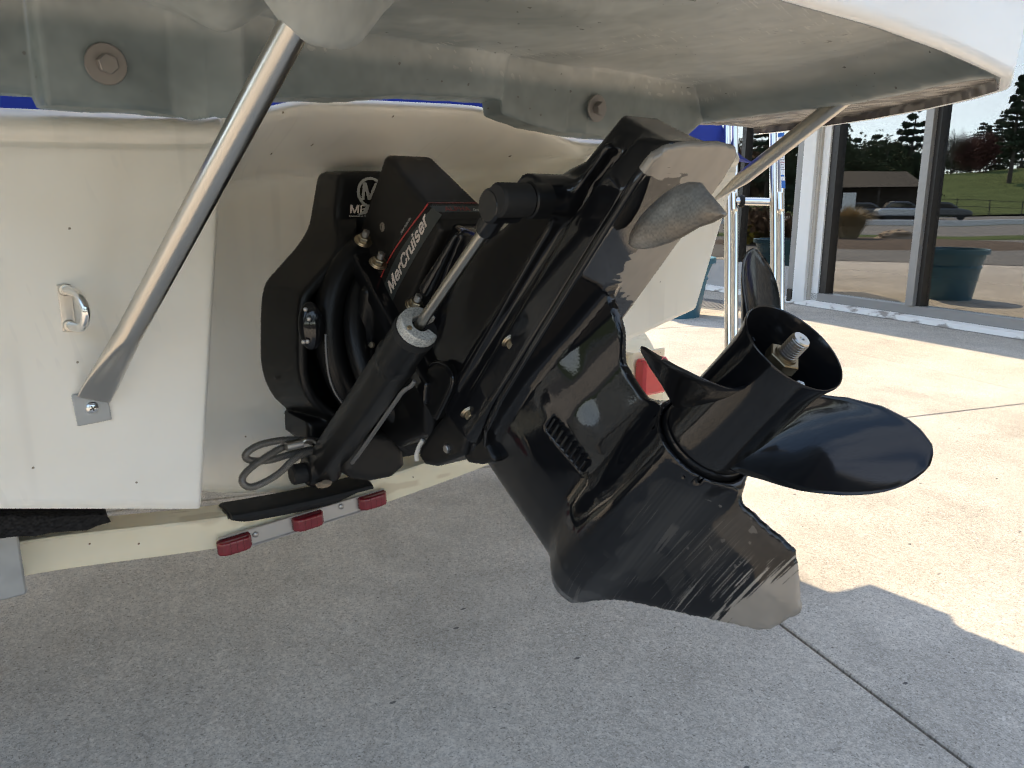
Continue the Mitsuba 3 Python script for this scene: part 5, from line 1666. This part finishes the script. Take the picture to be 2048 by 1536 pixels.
def tree(name, label, P, h, w, kind, mat, seed, group=None, low_c=0.28):
    t = thing(name, label, 'tree', group)
    r = np.random.default_rng(seed)
    P = np.asarray(P, float)
    part(t, 'trunk', tube(spline([P - e_z * 0.3, P + [0.01 * h, 0, 0.35 * h], P + [0, 0.01 * h, 0.7 * h], P + e_z * h * 0.95], 4), np.interp(np.linspace(0, 1, 13), [0, 1], [0.022 * h, 0.004 * h]), 8), 'bark', True)
    if kind == 'pine':
        ms = []
        for i in range(13):
            k = low_c + (1 - low_c) * i / 12
            rad = w * (1.05 - k) ** 0.6 * r.uniform(0.6, 1.1)
            for j in range(4):
                an_ = r.uniform(0, 6.28)
                c = P + e_z * h * k + np.array([math.cos(an_), math.sin(an_), 0]) * rad * 0.55
                ms.append(leaves(120, c, (rad * 0.55, rad * 0.55, h * 0.03), 0.016 * h, seed * 100 + i * 7 + j, lumps=4))
        part(t, 'crown', cat_(*ms), mat, False)
    elif kind == 'bare':
        ms = []
        for i in range(40):
            an_ = r.uniform(0, 6.28)
            z0_ = r.uniform(0.25, 0.8) * h
            l_ = r.uniform(0.2, 0.45) * h
            q0 = P + e_z * z0_
            q1 = q0 + np.array([math.cos(an_) * 0.55, math.sin(an_) * 0.55, 0.8]) * l_
            ms.append(tube(np.array([q0, (q0 + q1) / 2 + r.normal(size=3) * 0.02 * h, q1]), [0.006 * h, 0.004 * h, 0.001 * h], 5))
            for _ in range(5):
                b0 = q0 + (q1 - q0) * r.uniform(0.3, 1)
                ms.append(tube(np.array([b0, b0 + (unit(r.normal(size=3)) + [0, 0, 0.8]) * 0.07 * h]), [0.003 * h, 0.001 * h], 4))
        part(t, 'crown', cat_(*ms), 'grey_twig', True)
        part(t, 'leaves', leaves(900, P + e_z * h * 0.68, (w * 0.55, w * 0.55, h * 0.3), 0.008 * h, seed, lumps=14), mat, False)
    else:
        part(t, 'crown', leaves(5200, P + e_z * h * 0.54, (w * 0.66, w * 0.66, h * 0.48), 0.020 * h, seed, lumps=16), mat, False)


wp = np.random.default_rng(8)
ws = []
for i in range(70):
    x = -150 + 300 * (i + wp.uniform(0, 1)) / 70
    dd = wp.uniform(205, 225)
    ws.append(leaves(260, cam_i + out * dd + sidev * x + e_z * (9 * float(sstep(112, 215, dd)) + 1.6), (4.5, 3.5, 2.6), 0.45, 500 + i, lumps=6))
whole('far_woods', cat_(*ws), 'dark_leaf', 'far off dark wood on the crest of the slope', 'wood', kind='stuff', smooth=False)


def hill(d): return 9 * float(sstep(112, 215, d))


# left part: a dark mass of evergreens in front of the slope; right part: open grass with pines
specs = [(1450, 90, 9, 6, 'round', 'dark_leaf'), (1490, 84, 8, 6, 'round', 'brown_leaf'), (1530, 80, 9, 5, 'pine', 'pine'), (1570, 86, 8, 5, 'round', 'dark_leaf'), (1610, 92, 9, 5, 'pine', 'pine'),
         (1655, 104, 10.5, 4.0, 'round', 'dark_leaf'), (1664, 98, 5.0, 4.0, 'round', 'yellow_leaf'), (1684, 118, 9.0, 6.0, 'round', 'dark_leaf'), (1708, 122, 9.5, 6.0, 'round', 'dark_leaf'), (1732, 122, 8.5, 6.0, 'round', 'dark_leaf'), (1756, 124, 9.0, 6.0, 'round', 'dark_leaf'), (1780, 124, 10.0, 6.0, 'round', 'dark_leaf'), (1802, 124, 9.0, 6.0, 'round', 'dark_leaf'), (1695, 112, 9.5, 4.5, 'pine', 'pine'), (1718, 108, 9.0, 5.5, 'round', 'dark_leaf'), (1742, 116, 10.0, 5.0, 'pine', 'pine'),
         (1765, 112, 9.5, 5.0, 'round', 'dark_leaf'), (1790, 118, 11.5, 4.5, 'pine', 'pine'), (1812, 116, 13.5, 4.5, 'pine', 'pine'), (1795, 92, 4.6, 3.4, 'round', 'green_leaf'), (1768, 90, 3.6, 3.0, 'round', 'green_leaf'),
         (1868, 200, 8, 6, 'bare', 'brown_leaf'), (1893, 196, 8.5, 6, 'bare', 'dark_leaf'), (1925, 205, 7.5, 6, 'round', 'red_leaf'), (1962, 196, 8.5, 6, 'round', 'red_leaf'), (2012, 168, 18, 4.6, 'pine', 'pine'), (2048, 172, 19, 5, 'pine', 'pine'),
         (1905, 215, 8, 7, 'round', 'dark_leaf'), (1950, 218, 11, 6, 'pine', 'pine'), (1985, 212, 12, 6, 'pine', 'pine'), (2030, 214, 11, 6, 'bare', 'brown_leaf'), (2085, 190, 16, 6, 'pine', 'pine'), (2130, 200, 12, 6, 'bare', 'brown_leaf')]
ORD = 'first second third fourth fifth sixth seventh eighth ninth tenth eleventh twelfth thirteenth fourteenth fifteenth sixteenth seventeenth eighteenth nineteenth twentieth'.split()
count = {}
kinds = {'pine': ('pine_tree', 'tall pine'), 'bare': ('bare_tree', 'bare branching tree'), 'round': ('leafy_tree', 'dense leafy tree')}
tone = dict(dark_leaf='dark green', brown_leaf='brown', green_leaf='bright green', red_leaf='dark red', pine='dark green', yellow_leaf='yellowish')
for i, (x, dist, h, w, kd, mt_) in enumerate(sorted(specs)):
    P = far(x, dist)
    P[2] = hill((P - cam_i) @ out)
    count[kd] = count.get(kd, 0) + 1
    tree(kinds[kd][0], f'{tone[mt_]} {kinds[kd][1]} mirrored in the glass, {ORD[count[kd] - 1]} of its kind from the left', P, h, w, kd, mt_, i + 1, 'trees across the car park', 0.10 if x < 1830 else 0.28)

# trees behind and beside the viewer, seen only as dark shapes in the black gloss
r_ = np.random.default_rng(11)
for i in range(16):
    an_ = math.radians(140 + i * 9.2)
    P = np.array([math.sin(an_), math.cos(an_), 0]) * r_.uniform(26, 44)
    tree('leafy_tree' if i % 3 else 'pine_tree', f'dark tree behind the viewer at the edge of the forecourt, {ORD[i]} going clockwise', P, r_.uniform(8, 14), r_.uniform(4, 6), 'round' if i % 3 else 'pine', ('dark_leaf', 'green_leaf', 'pine')[i % 3], 60 + i, 'trees behind the viewer')


# planters
def planter(P, R, h, label):
    k = thing('planter', label, 'planter', None)
    part(k, 'pot', lathe([(0, 0), (R * 0.66, 0), (R * 0.80, h * 0.62), (R * 0.83, h * 0.63), (R * 0.83, h * 0.66), (R * 0.80, h * 0.68), (R * 0.92, h * 0.90), (R, h * 0.91), (R * 1.0, h), (R * 0.95, h), (R * 0.88, h * 0.86), (0, h * 0.86)], P, [0, 0, 1], 48), 'pot_green', 35)
    part(k, 'soil', lathe([(0, h * 0.865), (R * 0.86, h * 0.865), (R * 0.86, h * 0.85), (0, h * 0.85)], P, [0, 0, 1], 30), 'soil', False)


tub = atZ(1346, 638, 0)
tub = tub + unit([tub[0] - EYE[0], tub[1], 0]) * 0.25
planter(tub, 0.385, 0.58, 'large teal blue planter beyond the hull corner, its image dark in the glass')
planter(seen(1560, 560), 0.42, 0.60, 'large teal planter mirrored in the left pane behind the ladder')
# planted island with ornamental grass and a boulder
isl = seen(1730, 486)
im = trimesh.creation.icosphere(subdivisions=4, radius=1.0)
im.vertices = isl + im.vertices * [5.0, 5.0, 0.16] - e_z * 0.05
whole('mulch_bed', im, 'mulch', 'brown mulch bed in the forecourt', kind='structure', smooth=True)


def tuft(P, R, h, n, seed, mat):
    r = np.random.default_rng(seed)
    v, f = [], []
    for i in range(n):
        a = r.uniform(0, 6.28)
        sp = r.uniform(0.1, 1.0)
        l = h * r.uniform(0.6, 1.05)
        dirv = np.array([math.cos(a), math.sin(a), 0])
        b0 = P + dirv * R * 0.25 * sp
        b1 = b0 + dirv * R * 0.35 * sp + e_z * l * 0.65
        b2 = b0 + dirv * R * 0.95 * sp + e_z * l * (1 - 0.25 * sp)
        w = np.array([-dirv[1], dirv[0], 0]) * 0.014
        k = len(v)
        v += [b0 - w, b0 + w, b1 - w, b1 + w, b2]
        f += [[k, k + 1, k + 3], [k, k + 3, k + 2], [k + 2, k + 3, k + 4]]
    return tm(v, f)


whole('ornamental_grass', tuft(seen(1695, 484), 0.85, 1.2, 1500, 3, 'tan_grass'), 'tan_grass', 'clump of dry tan ornamental grass mirrored in the left large pane', 'plant', smooth=False)
whole('boulder', lump(seen(1788, 483) + e_z * 0.12, 0.62, 5, (0.9, 0.75, 0.42)), 'rock', 'brown boulder on the mulch bed mirrored near the mullion', 'rock', smooth=True)
for (x, y), c, R, nm0 in (((1502, 490), 'yellow_leaf', 0.9, 'yellow flowering shrub mirrored behind the ladder'), ((1540, 492), 'brown_leaf', 1.0, 'rust brown shrub mirrored behind the ladder')):
    P = seen(x, y)
    k = thing('shrub', nm0, 'shrub')
    part(k, 'crown', leaves(1600, P + e_z * R * 0.5, (R, R, R * 0.6), 0.07, int(x), lumps=12), c, False)
    part(k, 'stem', rod(P - e_z * 0.05, P + e_z * R * 0.5, 0.03, 8), 'bark', 30)
# guard rail, fence, sign
gr = thing('guard_rail', 'pale horizontal guard rail along the lane mirrored in the right pane', 'guard rail')
g_c = cam_i + out * 31.0
part(gr, 'rail', obox(g_c + e_z * 0.55, sidev, out, e_z, (90, 0.10, 0.20), 0.02), 'rail', False)
for i in range(-11, 12):
    part(gr, 'post', obox(g_c + sidev * i * 3.6 + out * 0.12 + e_z * 0.35, sidev, out, e_z, (0.16, 0.14, 0.7)), 'post_brown', False)
fe = thing('fence', 'dark wire fence at the foot of the grass slope', 'fence')
f_c = cam_i + out * 111.0
for z in (0.3, 1.1, 1.9):
    part(fe, 'wire', obox(f_c + e_z * z, sidev, out, e_z, (150, 0.05, 0.06)), 'frame_dark', False)
for i in range(-22, 23):
    part(fe, 'post', obox(f_c + sidev * i * 3.4 + e_z * 1.0, sidev, out, e_z, (0.10, 0.10, 2.0)), 'frame_dark', False)
sg = thing('parking_sign', 'small white sign on a post mirrored above the dry grass', 'sign')
P = far(1697, 36)
part(sg, 'panel', obox(P + e_z * 1.25, sidev, out, e_z, (0.5, 0.04, 0.8), 0.01), 'rail', False)
part(sg, 'post', rod(P + out * 0.05 + e_z * 0, P + out * 0.05 + e_z * 1.6, 0.03, 12), 'frame_dark', False)
# pavilion
pv = thing('pavilion', 'dark low pavilion under the trees across the car park', 'building')
P = far(1718, 88)
part(pv, 'roof', trimesh.convex.convex_hull(np.array([P + sidev * a + out * b + e_z * c for a, b, c in ((-6, -3, 3.0), (6, -3, 3.0), (6, 3, 3.0), (-6, 3, 3.0), (-4, 0, 4.6), (4, 0, 4.6))])), 'roof_dark', False)
part(pv, 'wall', obox(P + out * 1.5 + e_z * 1.5, sidev, out, e_z, (10.5, 2.4, 3.0)), 'post_brown', False)
for a in (-5.4, -1.8, 1.8, 5.4):
    part(pv, 'column', rod(P + sidev * a - out * 2.6, P + sidev * a - out * 2.6 + e_z * 3.0, 0.12, 10), 'post_brown', 30)


def car(P, direc, mat, label):
    k = thing('parked_car', label, 'car', 'cars parked across the road')
    dx = unit(direc)
    dy = np.cross(e_z, dx)
    MM = np.eye(4)
    MM[:3, 0], MM[:3, 1], MM[:3, 2], MM[:3, 3] = dx, e_z, np.cross(dx, e_z), P
    body = [(-2.2, 0.35), (-2.25, 0.75), (-2.05, 0.92), (-1.3, 0.98), (1.1, 0.95), (2.0, 0.78), (2.2, 0.6), (2.2, 0.35)]
    part(k, 'body', plate(body, -0.85, 0.85, 0.08, 0.05, MM), mat, True)
    part(k, 'cabin', plate([(-1.75, 0.93), (-1.25, 1.40), (-0.9, 1.46), (0.2, 1.44), (0.5, 1.36), (1.15, 0.93)], -0.72, 0.72, 0.07, 0.05, MM), 'car_glass', True)
    part(k, 'roof', plate([(-1.2, 1.41), (-0.9, 1.475), (0.2, 1.455), (0.45, 1.39)], -0.66, 0.66, 0.03, 0.04, MM), mat, True)
    for a in (-1.35, 1.35):
        for b in (-0.74, 0.74):
            part(k, 'wheel', lathe([(0, -0.1), (0.25, -0.1), (0.32, -0.08), (0.32, 0.08), (0.25, 0.1), (0, 0.1)], P + dx * a + dy * b + e_z * 0.32, dy, 24), 'rubber', 30)


car(far(1806, 78), sidev + 0.3 * out, 'car_silver', 'silver car parked across the road, mirrored just left of the mullion')
car(far(1735, 80), sidev, 'car_dark', 'dark car parked across the road, mirrored over the dry grass')
car(far(1890, 84), sidev, 'car_dark', 'dark car parked across the road, mirrored right of the mullion')
car(far(1672, 76), sidev, 'car_silver', 'silver car parked across the road, mirrored at the left edge of the pane')
